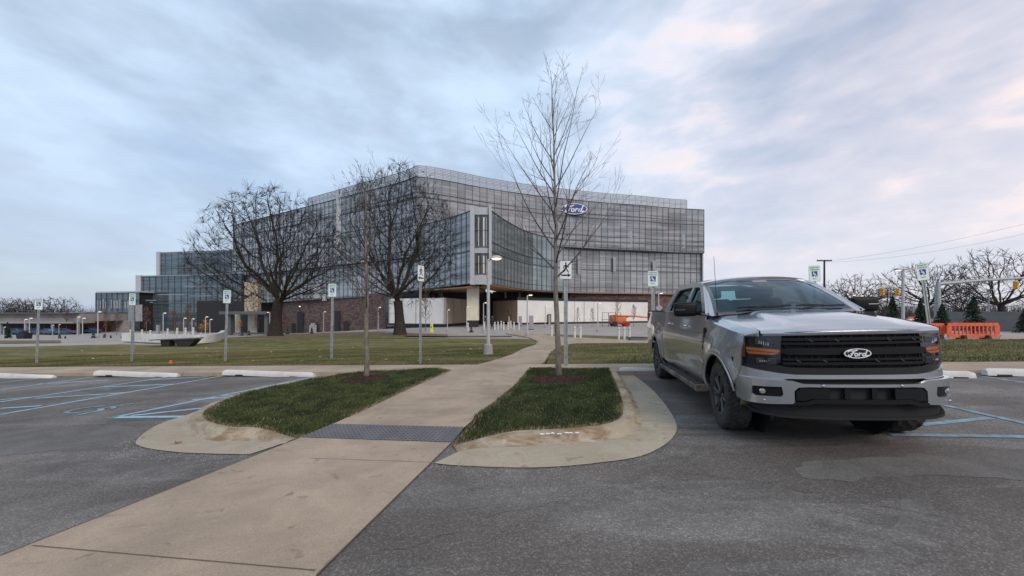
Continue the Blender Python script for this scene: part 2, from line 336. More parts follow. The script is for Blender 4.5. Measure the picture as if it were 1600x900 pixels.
# ---------------------------------------------------------------- object helpers
def obj(name, verts, faces, m, parent=None, smooth=False, uv=None, loc=None):
    me = bpy.data.meshes.new(name); me.from_pydata([tuple(v) for v in verts], [], faces)
    me.materials.append(M[m] if isinstance(m, str) else m)
    if uv:
        ul = me.uv_layers.new(name='UVMap')
        for lp in me.loops: ul.data[lp.index].uv = uv[lp.vertex_index]
    if smooth: me.polygons.foreach_set('use_smooth', [True]*len(me.polygons))
    me.update()
    o = bpy.data.objects.new(name, me); COL.objects.link(o)
    if parent: o.parent = parent
    if loc: o.location = loc
    return o
class MB:
    def __init__(s): s.v = []; s.f = []
    def add(s, vs, fs, mtx=None):
        b = len(s.v); s.v += [mtx @ Vector(v) if mtx else Vector(v) for v in vs]; s.f += [tuple(i+b for i in f) for f in fs]; return s
    def box(s, a, b, mtx=None):
        (x0, y0, z0), (x1, y1, z1) = a, b
        return s.add([(x0,y0,z0),(x1,y0,z0),(x1,y1,z0),(x0,y1,z0),(x0,y0,z1),(x1,y0,z1),(x1,y1,z1),(x0,y1,z1)],
                     [(0,3,2,1),(4,5,6,7),(0,1,5,4),(1,2,6,5),(2,3,7,6),(3,0,4,7)], mtx)
    def bbox(s, a, b, bev=.01, mtx=None):
        "box with chamfered vertical and horizontal edges"
        bm = bmesh.new(); bmesh.ops.create_cube(bm, size=1)
        for v in bm.verts:
            for i in range(3): v.co[i] = a[i] if v.co[i] < 0 else b[i]
        bmesh.ops.bevel(bm, geom=bm.edges[:], offset=bev, segments=2, affect='EDGES', profile=.6)
        bm.verts.index_update(); s.add([v.co.copy() for v in bm.verts], [tuple(v.index for v in f.verts) for f in bm.faces], mtx); bm.free(); return s
    def tube(s, pts, rad, n=8, cap=True):
        pts = [Vector(p) for p in pts]; r = rad if isinstance(rad, (list, tuple)) else [rad]*len(pts)
        b = len(s.v); up = None
        for i, p in enumerate(pts):
            d = (pts[min(i+1, len(pts)-1)]-pts[max(i-1, 0)]).normalized()
            if up is None: up = d.orthogonal().normalized()
            up = (up-d*up.dot(d));  up = up.normalized() if up.length > 1e-6 else d.orthogonal().normalized()
            w = d.cross(up)
            for k in range(n):
                a = 2*pi*k/n; s.v.append(p+(up*cos(a)+w*sin(a))*r[i])
        for i in range(len(pts)-1):
            for k in range(n):
                k2 = (k+1) % n; s.f.append((b+i*n+k, b+i*n+k2, b+(i+1)*n+k2, b+(i+1)*n+k))
        if cap: s.f.append(tuple(b+k for k in reversed(range(n)))); s.f.append(tuple(b+(len(pts)-1)*n+k for k in range(n)))
        return s
    def lathe(s, prof, n=24, mtx=None):
        "profile of (radius, height) about the z axis"
        b = len(s.v); m = mtx or Matrix()
        for r, z in prof:
            for k in range(n): a = 2*pi*k/n; s.v.append(m @ Vector((r*cos(a), r*sin(a), z)))
        for i in range(len(prof)-1):
            for k in range(n):
                k2 = (k+1) % n; s.f.append((b+i*n+k, b+i*n+k2, b+(i+1)*n+k2, b+(i+1)*n+k))
        return s
    def prism(s, poly, t, mtx=None):
        "xz outline given thickness t along y (centred)"
        n = len(poly); m = mtx or Matrix(); vs = [(x, -t/2, z) for x, z in poly]+[(x, t/2, z) for x, z in poly]
        return s.add(vs, [tuple(range(n)), tuple(reversed(range(n, 2*n)))]+[(i, (i+1) % n+0, (i+1) % n+n, i+n)[::-1] for i in range(n)], m)
    def stroke(s, pts, w, t, mtx=None, disc=True):
        "flat pen stroke in the xz plane, thickness t towards -y"
        for (x0, z0), (x1, z1) in zip(pts, pts[1:]):
            l = hypot(x1-x0, z1-z0)
            if l < 1e-6: continue
            nx, nz = -(z1-z0)/l*w/2, (x1-x0)/l*w/2
            s.prism([(x0+nx, z0+nz), (x0-nx, z0-nz), (x1-nx, z1-nz), (x1+nx, z1+nz)], t, mtx)
        if disc:
            for i, (x, z) in enumerate(pts):
                s.prism([(x+w/2*cos(a*pi/4), z+w/2*sin(a*pi/4)) for a in range(8)], t*(1.02+.01*(i % 3)), mtx)
        return s
    def each(s, name, m, parent=None):
        "one object per connected piece"
        p = list(range(len(s.v)))
        def fd(i):
            while p[i] != i: p[i] = p[p[i]]; i = p[i]
            return i
        for f in s.f:
            for j in f[1:]: p[fd(j)] = fd(f[0])
        gr = {}
        for f in s.f: gr.setdefault(fd(f[0]), []).append(f)
        for fs in gr.values():
            ids = sorted({i for f in fs for i in f}); mp = {i: k for k, i in enumerate(ids)}
            obj(name, [s.v[i] for i in ids], [tuple(mp[i] for i in f) for f in fs], m, parent)
    def build(s, name, m, parent=None, smooth=False, uv=None, **k):
        return obj(name, s.v, s.f, m, parent, smooth, uv, **k)
def grid(nu, nv, fn):
    vs = [fn(i/nu, j/nv) for i in range(nu+1) for j in range(nv+1)]
    fs = [(i*(nv+1)+j, (i+1)*(nv+1)+j, (i+1)*(nv+1)+j+1, i*(nv+1)+j+1) for i in range(nu) for j in range(nv)]
    return vs, fs
def polyfill(outer, holes=(), us=(), vs_=(), fn=None):
    "flat outline with holes -> cut by lines u=, v= -> mapped through fn"
    bm = bmesh.new(); edges = []
    for ring in [outer]+list(holes):
        vv = [bm.verts.new((p[0], p[1], 0)) for p in ring]
        for i in range(len(vv)): edges.append(bm.edges.new((vv[i], vv[(i+1) % len(vv)])))
    bmesh.ops.triangle_fill(bm, use_beauty=True, use_dissolve=False, edges=edges, normal=(0, 0, 1))
    for u in us: bmesh.ops.bisect_plane(bm, geom=bm.verts[:]+bm.edges[:]+bm.faces[:], plane_co=(u, 0, 0), plane_no=(1, 0, 0), dist=1e-5)
    for v in vs_: bmesh.ops.bisect_plane(bm, geom=bm.verts[:]+bm.edges[:]+bm.faces[:], plane_co=(0, v, 0), plane_no=(0, 1, 0), dist=1e-5)
    for f in bm.faces:
        if f.normal.z < 0: f.normal_flip()
    bm.verts.index_update(); v2 = [(v.co.x, v.co.y) for v in bm.verts]; fs = [tuple(v.index for v in f.verts) for f in bm.faces]
    be = [e for e in bm.edges if len(e.link_faces) == 1]; bnd = []
    for e in be:
        f = e.link_faces[0]; l = [lp for lp in f.loops if lp.edge == e][0]; bnd.append((l.vert.index, l.link_loop_next.vert.index))
    bm.free()
    return [fn(*p) if fn else (p[0], p[1], 0) for p in v2], fs, bnd
def solid(o, t, off=-1.0):
    m = o.modifiers.new('solid', 'SOLIDIFY'); m.thickness = t; m.offset = off
    if any(p.use_smooth for p in o.data.polygons[:1]): m2 = o.modifiers.new('split', 'EDGE_SPLIT'); m2.split_angle = radians(40)
    return o
def bev(o, w=.008, seg=2, ang=35):
    m = o.modifiers.new('bevel', 'BEVEL'); m.width = w; m.segments = seg; m.limit_method = 'ANGLE'; m.angle_limit = radians(ang); return o
def autos(o, ang=38):
    o.data.polygons.foreach_set('use_smooth', [True]*len(o.data.polygons)); o.data.set_sharp_from_angle(angle=radians(ang)); return o
def thing(name, label, cat, loc=(0, 0, 0), rz=0, group=None, scale=1):
    o = bpy.data.objects.new(name, None); COL.objects.link(o); o.empty_display_size = .1
    o.location = loc; o.rotation_euler = (0, 0, rz); o.scale = (scale,)*3
    return tag(o, label, cat, group)
def tag(o, label, cat, group=None):
    o['label'] = label; o['category'] = cat
    if group: o['group'] = group
    return o
def struct(o, kind='structure', label=None, cat=None):
    o['kind'] = kind
    if label: o['label'] = label; o['category'] = cat
    return o
def dup(root, label=None, loc=None, rz=None, scale=None, group=None, cat=None):
    r = root.copy(); COL.objects.link(r)
    if label: r['label'] = label
    if cat: r['category'] = cat
    if group: r['group'] = group
    if loc is not None: r.location = loc
    if rz is not None: r.rotation_euler = (0, 0, rz)
    if scale is not None: r.scale = (scale,)*3 if isinstance(scale, (int, float)) else scale
    def rec(a, b):
        for ch in list(a.children):
            if ch is b: continue
            c = ch.copy(); COL.objects.link(c); c.parent = b; rec(ch, c)
    rec(root, r); return r
def smooth_path(pts, n=8, closed=False):
    "catmull-rom through the points"
    P = [Vector(p) for p in pts]; outp = []
    for i in range(len(P)-1):
        p0, p1, p2, p3 = P[max(i-1, 0)], P[i], P[i+1], P[min(i+2, len(P)-1)]
        for k in range(n):
            t = k/n; outp.append(.5*((2*p1)+(p2-p0)*t+(2*p0-5*p1+4*p2-p3)*t*t+(3*p1-p0-3*p2+p3)*t**3))
    outp.append(P[-1]); return outp

# ---------------------------------------------------------------- ground sheets
YC = [12+.5*i for i in range(0, 46)]+[36+2*i for i in range(20)]
def sheet(name, pts, off, m, thick=0, holes=(), cut=True, tfn=None):
    pts = [tuple(p)[:2] for p in pts]
    ys = [p[1] for p in pts]; xs = [p[0] for p in pts]
    us = [x for x in [-22, 16]+([-2-3.0*i for i in range(22)] if max(ys) > 32 else []) if min(xs) < x < max(xs)] if cut else []
    vs_ = [y for y in YC if min(ys) < y < max(ys)] if cut else []
    fn = (lambda x, y: (x, y, T(x, y)+(tfn(x, y) if tfn else 0)+off))
    v, f, b = polyfill(pts, holes, us, vs_, fn)
    if thick:
        n = len(v); v = v+[(p[0], p[1], p[2]-thick) for p in v]
        f = f+[(j, i, i+n, j+n) for i, j in b]
    o = obj(name, v, f, m); return struct(o)
# ================================================================ GROUND
def g(*pp, off=0.0): return [G(x, y, off) for x, y in pp]
gv, gf = [], []
ysl = [-40, 0, 5, 10]+YC+[80, 120, 300, 900, 3000]; xsl = [-2500, -300, -100]+[-65+3*i for i in range(22)]+[16, 60, 300, 2500]
for y in ysl:
    for x in xsl: gv.append((x, y, T(x, y)-.06))
nx = len(xsl)
for i in range(len(ysl)-1):
    for j in range(nx-1): gf.append((i*nx+j, i*nx+j+1, (i+1)*nx+j+1, (i+1)*nx+j))
struct(obj('ground', gv, gf, 'earth'))
# lot: front edge of the cross walk (picture line from 0,582 to 1600,577)
SW_F = [G(0, 583, .1), G(1600, 578, .1)]; SW_B = [G(0, 574, .1), G(1600, 565, .1)]
def on(l, x): a, b = l; t = (x-a.x)/(b.x-a.x); return Vector((x, a.y+(b.y-a.y)*t))
sheet('parking_lot', [(-45, -6), (45, -6), on(SW_F, 45), on(SW_F, -45)], 0, 'asphalt')
sheet('sidewalk', [on(SW_F, -45), on(SW_F, 45), on(SW_B, 45), on(SW_B, -45)], .10, 'walk', thick=.12)
def joint(a, b, w, off, name='joint_line'):
    a, b = Vector(a), Vector(b); d = (b-a).normalized(); n = Vector((-d.y, d.x))*w/2
    return [a-n, b-n, b+n, a+n]
# walkway from the camera to the islands, tactile plate, walkway between the islands
TL, TR = G(470, 684), G(706, 692)           # lower edge of the tactile plate
UL, UR = G(520, 663, .10), G(726, 668, .10)
def segd(p, a, b):
    t = max(0, min(1, (p-a).dot(b-a)/(b-a).length_squared)); return (p-a-(b-a)*t).length
def rise(x, y):
    p = Vector((x, y)); return .115*ss(0, .85, segd(p, TL, TR))
wl0, wr0 = G(0, 870), G(495, 900)
dl = (wl0-TL).normalized(); dr = (wr0-TR).normalized()
sheet('walkway', [TL, TL+dl*7, TR+dr*7, TR], .006, 'walk')
ja, jb = G(50, 854), G(492, 893)
jm = mat('dark_brown_joint', (.11, .085, .065), .95)  # plain dark brown for the joint lines
j1 = sheet('walkway_joint', joint(ja, jb, .008, 0), .0095, jm)
j2 = sheet('walkway_joint', joint(G(484, 717), G(690, 724), .005, 0), .0095, jm); 
for a, b in ((wl0, TL), (wr0, TR)): sheet('walkway_edge_joint', joint(a, b, .012, 0), .0095, jm)
# plate on the ramp with raised domes
m = MB()
def bil(u, v):
    a = TL.lerp(TR, u); b = UL.lerp(UR, u); p = a.lerp(b, v); return p
zz = lambda u, v: T(bil(u, v).x, bil(u, v).y)+.010+.098*v
vs, fs = grid(12, 4, lambda u, v: (*bil(u, v), zz(u, v)))
m.add(vs, fs)
nu, nv = 34, 9
for i in range(nu):
    for j in range(nv):
        u, v = (i+.5)/nu, (j+.5)/nv; p = bil(u, v); z = zz(u, v); r = .021
        b = len(m.v)
        for k in range(6): a = k*pi/3; m.v.append(Vector((p.x+r*cos(a), p.y+r*sin(a), z)))
        for k in range(6): a = k*pi/3; m.v.append(Vector((p.x+r*.55*cos(a), p.y+r*.55*sin(a), z+.012)))
        for k in range(6): m.f.append((b+k, b+(k+1) % 6, b+6+(k+1) % 6, b+6+k))
        m.f.append(tuple(b+6+k for k in range(6)))
o = m.build('tactile_paving', 'tact'); struct(o)
# walkway between the islands
WL = [UL]+g((560, 645), (610, 621), (660, 598), (707, 578), off=.11)
WR = [UR]+g((748, 648), (785, 621), (815, 600), (843, 578), off=.11)
m = MB(); n = 24
def res(pl, n):
    pl = [Vector(p) for p in pl]; ds = [0]
    for a, b in zip(pl, pl[1:]): ds.append(ds[-1]+(b-a).length)
    r = []
    for i in range(n+1):
        t = ds[-1]*i/n; k = 0
        while k < len(pl)-2 and ds[k+1] < t: k += 1
        r.append(pl[k].lerp(pl[k+1], (t-ds[k])/max(1e-9, ds[k+1]-ds[k])))
    return r
a, b = res(WL, n), res(WR, n)
vs = []; 
for i in range(n+1):
    for k in range(5):
        p = a[i].lerp(b[i], k/4); vs.append((p.x, p.y, T(p.x, p.y)+.108))
fs = [(i*5+k, i*5+k+1, (i+1)*5+k+1, (i+1)*5+k) for i in range(n) for k in range(4)]
struct(obj('island_walkway', vs, fs, 'walk'))

# ---- islands: kerb, apron, grass
def island(pairs, wcorners, gx, side):
    inner = [G(p[0], p[1], rise(*G(p[0], p[1], .1))) for p, q in pairs]
    outer = [G(*q) for p, q in pairs]
    pin = smooth_path(inner, 8); pout = smooth_path(outer, 8)
    rows = []
    for i, (p, q) in enumerate(zip(pin, pout)):
        d = pin[min(i+1, len(pin)-1)]-pin[max(i-1, 0)]; d.normalize(); nrm = Vector((-d.y, d.x))*side
        h = rise(*p)+.01; wd = min(1.0, h/.1); e = (q-p)
        if e.length > 1e-6 and e.dot(nrm) < 0: nrm = -nrm
        L_ = min(.25, e.length*.8); mix_ = nrm
        pr = []
        for dd, hh in ((0, h-.03), (.005, h-.004), (.02, h), (.10, h), (.135, h*.94), (.155, h*.78), (.17, h*.45), (.20, h*.16), (.25, .012)):
            s = dd/.25*L_ if L_ < .25 else dd
            c = p+mix_*s; pr.append((c.x, c.y, T(c.x, c.y)+hh))
        c = Vector(pr[-1][:2])
        for t in (.25, .5, .75, 1.0):
            w_ = c.lerp(q, t); pr.append((w_.x, w_.y, T(w_.x, w_.y)+.010))
        rows.append(pr)
    K = 9; vs = [p for r in rows for p in r[:K]]
    fs = [(i*K+k, i*K+k+1, (i+1)*K+k+1, (i+1)*K+k) for i in range(len(rows)-1) for k in range(K-1)]
    ko = obj('kerb', vs, fs, M['kerbst'], smooth=True); struct(ko)
    K2 = 5; vs = [p for r in rows for p in r[K-1:]]+[(r[-1][0], r[-1][1], r[-1][2]-.05) for r in rows]
    fs = [(i*K2+k, i*K2+k+1, (i+1)*K2+k+1, (i+1)*K2+k) for i in range(len(rows)-1) for k in range(K2-1)]
    struct(obj('gutter_apron', vs, fs, 'kerb'))
    wp = [Vector(w) for w in wcorners]
    ring = pin+wp
    fn = lambda x, y: (x, y, T(x, y)+rise(x, y)-.005)
    us = [gx+i*.3 for i in range(-14, 15)]; vv = [3.5+i*.3 for i in range(26)]
    v, f, b = polyfill([tuple(p) for p in ring], (), us, vv, fn)
    struct(obj('island_soil', v, f, 'lawn2'))
    return [tuple(p) for p in ring], rows
def kerbstain():
    s = NT('stained_kerb_concrete', .9, .25); v = s.map()
    c = s.ramp(s.noise(v, 1.0, 7, .6), [(.35, (.32, .27, .20)), (.62, (.42, .36, .275))])
    c = s.mix(s.ramp(s.noise(s.map((1, 1, 3)), 2.2, 8, .7, .6), [(.45, 0.0), (.60, .9)]), c, (.21, .135, .07))
    c = s.mix(s.ramp(s.noise(v, 7, 6, .7), [(.62, 0.0), (.70, .5)]), c, (.52, .49, .44))
    c = s.mix(.4, c, s.ramp(s.noise(v, 110, 3, .7), [(.3, .3), (.7, .7)]), 'OVERLAY')
    s.col(c); s.bump(s.noise(v, 40, 6, .7), .5, .006); return s.m
M['kerbst'] = kerbstain()
R_pairs = [((706,692),(678,725)), ((750,684),(722,729)), ((860,671),(830,732)), ((925,666),(930,725)), ((958,659),(1015,709)), ((972,646),(1057,674)), ((970,622),(1043,638)), ((962,600),(1014,605)), ((951,576),(984,583))]
L_pairs = [((466,682),(390,711)), ((420,675),(330,710)), ((365,667),(270,707)), ((330,659.5),(222,699)), ((318,650),(214,688)), ((325,640),(248,664)), ((345,629),(303,645)), ((392,612),(366,618)), ((464,597),(440,600)), ((552,582),(535,584))]
wr = g((828, 575.5), (805, 603), (778, 625), (741, 652), off=.11)
ringR, rowsR = island(R_pairs, [tuple(p) for p in wr], 1.0, 1)
wl = g((684, 575.5), (704, 579), (655, 600), (603, 624), (553, 648), (521, 664), off=.11)
ringL, rowsL = island(L_pairs, [tuple(p) for p in wl], -2.0, -1)
# kerb chalk marks (a faded scrawl)
m = MB()
for a in range(7):
    p = G(845+a*9+random.uniform(-2, 2), 684.5+random.uniform(-1.5, 1.0)-a*.45, .09)
    m.stroke([(0, 0), (random.uniform(.01, .03), random.uniform(.006, .02)), (random.uniform(.03, .05), 0)], .012, .002, Matrix.Translation((p.x, p.y, T(*p)+rise(*p)+.012)) @ Matrix.Rotation(-pi/2*.8, 4, 'X'))
struct(m.build('kerb_chalk_mark', 'white'))

def inside(p, ring):
    x, y = p; c = False; j = len(ring)-1
    for i in range(len(ring)):
        (x0, y0), (x1, y1) = ring[i], ring[j]
        if (y0 > y) != (y1 > y) and x < (x1-x0)*(y-y0)/(y1-y0)+x0: c = not c
        j = i
    return c
def blades(name, ring, n, h, zf, m, w=.006, lean=.6, seed=1, tuft=0.0, avoid=()):
    rnd = random.Random(seed); xs = [p[0] for p in ring]; ys = [p[1] for p in ring]; x0, x1, y0, y1 = max(-24, min(xs)), min(22, max(xs)), min(ys), min(22, max(ys))
    vs, fs = [], []; k = 0
    while k < n:
        x, y = rnd.uniform(x0, x1), rnd.uniform(y0, y1); k += 1
        if not inside((x, y), ring): continue
        if any(hypot(x-a, y-b) < r*rnd.uniform(.75, 1.05) for a, b, r in avoid): continue
        a = rnd.uniform(0, 2*pi); ln = rnd.random()**1.5*lean; hh = h*rnd.uniform(.45, 1.15)*(1+tuft*sin(x*5.1+sin(y*4))*cos(y*6.3))
        b = rnd.uniform(0, 2*pi); z = zf(x, y); i = len(vs)
        dx, dy = cos(a)*w*rnd.uniform(.6, 1.3), sin(a)*w
        lx, ly = cos(b)*hh*ln, sin(b)*hh*ln
        vs += [(x-dx, y-dy, z), (x+dx, y+dy, z), (x+lx*.4+dx*.6, y+ly*.4+dy*.6, z+hh*.6), (x+lx*.4-dx*.6, y+ly*.4-dy*.6, z+hh*.6), (x+lx, y+ly, z+hh*(1-.3*ln))]
        fs += [(i, i+1, i+2, i+3), (i+3, i+2, i+4)]
    return obj(name, vs, fs, m)
zf = lambda x, y: T(x, y)+rise(x, y)-.01
TREE_R = G(874, 592, .11); TREE_L = G(572, 592, .11)
mulch_c = [(TREE_R.x, TREE_R.y-.15, .62), (TREE_L.x, TREE_L.y-.12, .58)]
for nm, ring, sd in (('left', ringL, 3), ('right', ringR, 4)):
    o = blades('grass', ring, 52000, .055, zf, 'grass', seed=sd, tuft=.35, avoid=mulch_c); struct(o, 'stuff', 'short dark green grass filling the %s island' % nm, 'grass')
    o = blades('dry_grass', ring, 8000, .034, zf, 'straw', seed=sd+9, avoid=mulch_c); struct(o, 'stuff', 'dry straw coloured blades in the %s island grass' % nm, 'grass')
for i, (x, y, r) in enumerate(mulch_c):
    def mf(u, v):
        a = u*2*pi; rr = r*v*(1+.08*sin(3*a)+.05*sin(7*a+1)); X_, Y_ = x+rr*cos(a), y+rr*sin(a)
        return (X_, Y_, T(X_, Y_)+rise(X_, Y_)-.01+.075*(1-v*v)+.012*sin(17*X_)*cos(19*Y_)*(1-v))
    v, f = grid(40, 12, mf); mm = MB(); mm.add(v, f); rnd = random.Random(i)
    for k in range(1500):
        a, q = rnd.uniform(0, 2*pi), sqrt(rnd.random()); px, py, pz = mf(a/2/pi, q); l = rnd.uniform(.010, .032)
        mt = Matrix.Translation((px, py, pz+.004)) @ Matrix.Rotation(rnd.uniform(0, 6.28), 4, 'Z') @ Matrix.Rotation(rnd.uniform(-.7, .7), 4, 'Y')
        mm.box((-l, -.004, -.002), (l, .004, .003), mt)
    struct(mm.build('mulch', 'mulch'), 'stuff', 'red brown bark mulch ringing the %s young tree' % ('right', 'left')[i], 'mulch')

# ---- painted lines (each stroke between two picture points on the lot)
def line(a, b, w, m='blue', name='painted_line'):
    A, B = G(*a), G(*b); sheet(name, joint(A, B, w, 0), .004+.0012*line.k, m); line.k = (line.k+1) % 3
line.k = 0
for a, b, w in [((0,609),(147,589),.10), ((0,598),(128,584),.10), ((0,628.5),(303,583.5),.10), ((0,648),(350,587),.10), ((55,622.5),(194,614),.10), ((0,638.5),(64,634.5),.10),
                ((155,605),(278,600),.10), ((230,594),(325,589),.10), ((0,625),(52,620.5),.09), ((60,600),(170,594),.09), ((170,654),(520,583),.10), ((205,650),(336,636),.10), ((300,625),(400,617.5),.10),
                ((332,620),(425,614),.10), ((412,604),(492,599),.10), ((490,588),(560,583.5),.10), ((172,652.5),(303,651),.12)]:
    line(a, b, w)
for a, b, w in [((1469,632),(1620,666),.10), ((1440,664),(1548,653),.10), ((1330,671),(1390,676),.10), ((1390,679.5),(1640,683.5),.10), ((1522,586),(1640,604),.10), ((1180,640),(1400,664),.1)]:
    line(a, b, w, 'bluefade')
# faded wheelchair marks
def wc_mark(c, sc, rz, m):
    mm = MB(); mt = Matrix.Translation((c.x, c.y, T(*c)+.008)) @ Matrix.Rotation(atan2(.03, 1)*-1, 4, 'Y') @ Matrix.Rotation(rz, 4, 'Z') @ Matrix.Scale(sc, 4) @ Matrix.Rotation(-pi/2, 4, 'X')
    isa(mm, .002, mt, .11); struct(mm.build('painted_wheelchair_mark', m))
def isa(mm, t, mt, w):
    mm.stroke([(.10+.0*k, .86) for k in range(1)], w*1.3, t, mt)
    mm.stroke([(.10, .72), (.14, .38), (.44, .36), (.58, .06)], w, t, mt)
    mm.stroke([(.13, .58), (.40, .55)], w*.8, t, mt)
    mm.stroke([(.0+.32*cos(radians(a)), .18+.32*sin(radians(a))) for a in range(125, 385, 20)], w*.8, t, mt)
wc_mark(G(118, 643), .8, radians(-40), 'bluefade')
wc_mark(G(1170, 655), 1.0, radians(-8), 'bluefade')

# ---- wheel stops
def wheel_stop(xa, xb, yb, label, sink=None):
    A, B = G(xa, yb), G(xb, yb); c = (A+B)/2; l = (B-A).length; ang = atan2(B.y-A.y, B.x-A.x)
    nx = 10; prof = [(-.075, 0), (-.072, .05), (-.05, .115), (-.02, .135), (.02, .135), (.05, .115), (.072, .05), (.075, 0)]
    vs = []; n = len(prof)
    xs_ = [-l/2, -l/2+.03, -l/2+.10]+[-l/2+.1+(l-.2)*k/8 for k in range(1, 8)]+[l/2-.10, l/2-.03, l/2]
    for x in xs_:
        e = min(1, (l/2-abs(x))/.10); s = .80+.20*e
        for p in prof: vs.append((x, p[0]*(.9+.1*e)+.002*sin(x*31), p[1]*s+.002*sin(x*17)))
    fs = [(i*n+k, i*n+k+1, (i+1)*n+k+1, (i+1)*n+k) for i in range(len(xs_)-1) for k in range(n-1)]+[tuple(range(n))[::-1], tuple((len(xs_)-1)*n+k for k in range(n))]
    t = thing('wheel_stop', label, 'wheel stop', (c.x, c.y, T(*c)+.006), ang, group='concrete wheel stops along the lot edge')
    o = obj('bar', vs, fs, 'white_conc', t); autos(o, 40)
    m = MB()
    for s in (-.3, .3): m.box((s*l-.12, -.077, -.001), (s*l+.12, -.070, .028))
    m.each('drain_slot', 'dark', t)
wheel_stop(-70, 85, 590.5, 'white concrete wheel stop cut by the left frame edge')
wheel_stop(150, 279, 588.5, 'white concrete wheel stop between the two left ramp hatchings, second from left')
wheel_stop(350, 491, 588, 'white concrete wheel stop just left of the grass island')
wheel_stop(968, 1110, 585, 'white concrete wheel stop behind the silver pickup')
wheel_stop(1400, 1521, 590, 'white concrete wheel stop just right of the silver pickup')
wheel_stop(1538, 1670, 588, 'white concrete wheel stop cut by the right frame edge')

# ---- lawns, paths and plaza beyond the cross walk
LO = .09
PATH_L = [(707,578), (760,565), (800,552), (838,538), (841,534), (828,528.5)]
def gg(pts, off): return [G(x, y, off) for x, y in pts]
sheet('plaza', [(-190, 22), (-60, 20.5), (-18, 22), (0, 22), (16, 22), (60, 22), (190, 22), (190, 140), (-190, 140)], -.02, 'plaza')
lawnL = [on(SW_B, -45)]+gg([(735, 571.3), (765, 564), (800, 553), (832, 540), (838, 535), (832, 530), (800, 529), (700, 528.5), (640, 527), (610, 521), (560, 520.5), (440, 526), (385, 526), (350, 528), (335, 533), (305, 538), (255, 539.5), (190, 538), (0, 542)], LO)+[Vector((-45, 24.5))]
lawnL.insert(1, on(SW_B, G(735, 571.3, LO).x))
sheet('lawn', lawnL, LO, 'lawn', thick=.15)
sheet('bark_bed', gg([(445, 528), (530, 524), (600, 524), (700, 525.5), (700, 522.5), (610, 519.5), (560, 519), (445, 522), (380, 526.5)], .10), .10, 'leaf')
lawnR = [on(SW_B, G(851, 566, LO).x)]+gg([(858, 553), (875, 541), (900, 537.2), (1020, 536.5), (1200, 537)], LO)+[Vector((45, G(1600, 543.5, LO).y)), on(SW_B, 45)]
sheet('lawn', lawnR[::-1], LO, 'lawn', thick=.15)
sheet('lawn', gg([(1430, 540), (1640, 540), (1640, 534), (1430, 535)], .05), .05, 'lawn')
sheet('lawn', gg([(832, 521.5), (960, 525), (1030, 526.5), (1030, 529.5), (940, 528.8), (860, 526.5), (815, 523)], .03), .03, 'lawn')
path = gg([(741, 571.2), (768, 564), (803, 553), (838, 538.5), (841, 534), (828, 527.5), (790, 521), (830, 520), (880, 526.5), (1010, 531.5), (1200, 533), (1200, 537.2), (1015, 536.8), (902, 537.5), (877, 541), (860, 553), (850, 566), (846, 569)], .06)
sheet('path', path, .075, 'walk', thick=.1)
sheet('road', [(-120, 46), (-16, 46), (-16, 52), (-120, 52)], .0, 'roadfar')
sheet('road', [(8, 30), (120, 30), (120, 36), (8, 36)], .0, 'roadfar')
sheet('planting_bed', gg([(0, 536.5), (95, 535.5), (95, 531.5), (0, 532)], .02), .02, 'leaf')
sheet('planting_bed', gg([(690, 526.5), (800, 526.0), (800, 524.5), (690, 524.5)], .03), .03, 'leaf')
for nm, ring, n, sd in (('left', lawnL, 90000, 21), ('right', lawnR, 60000, 22)):
    near = [tuple(p)[:2] for p in ring]
    lim = [max(-24, min(22, p[0])) for p in near]
    near2 = [(x, min(y, 20)) for x, (_, y) in zip(lim, near)]
    o = blades('lawn_grass', near, n*2, .045, lambda x, y: T(x, y)+LO-.004, 'straw' if sd == 99 else 'lawnblade', w=.012, seed=sd)
    struct(o, 'stuff', 'short winter grass on the lawn to the %s of the path' % nm, 'grass')
# fallen leaves on the lawn and one on the apron
rnd = random.Random(5); m = MB()
for k in range(90):
    a, b = rnd.uniform(0, 1), rnd.random()
    p = G(rnd.uniform(120, 760), rnd.uniform(524, 566), LO); s = rnd.uniform(.04, .09)
    if not inside(tuple(p), [tuple(q)[:2] for q in lawnL]): continue
    mt = Matrix.Translation((p.x, p.y, T(*p)+LO+.035)) @ Matrix.Rotation(rnd.uniform(0, 6), 4, 'Z') @ Matrix.Rotation(rnd.uniform(-.5, .5), 4, 'X')
    m.add([(s*r*cos(i*pi/5), s*r*sin(i*pi/5), .01*(i % 2)) for i, r in enumerate((1, .5)*5)], [tuple(range(10))], mt)
struct(m.build('fallen_leaves', mat('fallen_leaf', (.42, .30, .20), .8, var=.4, scale=9)), 'stuff', 'pale fallen leaves scattered over the left lawn', 'leaves')
p = G(277, 694); m = MB()
m.add([(.07*r*cos(i*pi/5), .05*r*sin(i*pi/5), .012+.012*sin(i*1.9)) for i, r in enumerate((1, .45, .9, .5, 1.1, .4, .8, .5, 1, .5))], [tuple(range(10))], Matrix.Translation((p.x, p.y, T(*p)+.012)))
tag(m.build('fallen_leaf', 'rust'), 'curled russet leaf lying on the left kerb apron', 'leaf')
p = G(267, 569, LO); m = MB(); m.lathe([(0, .13), (.03, .13), (.045, .10), (.06, .02), (.06, 0)], 12, Matrix.Translation((p.x, p.y, T(*p)+LO)))
tag(m.build('survey_marker', 'orange'), 'tiny orange marker cap standing at the lawn edge', 'marker')

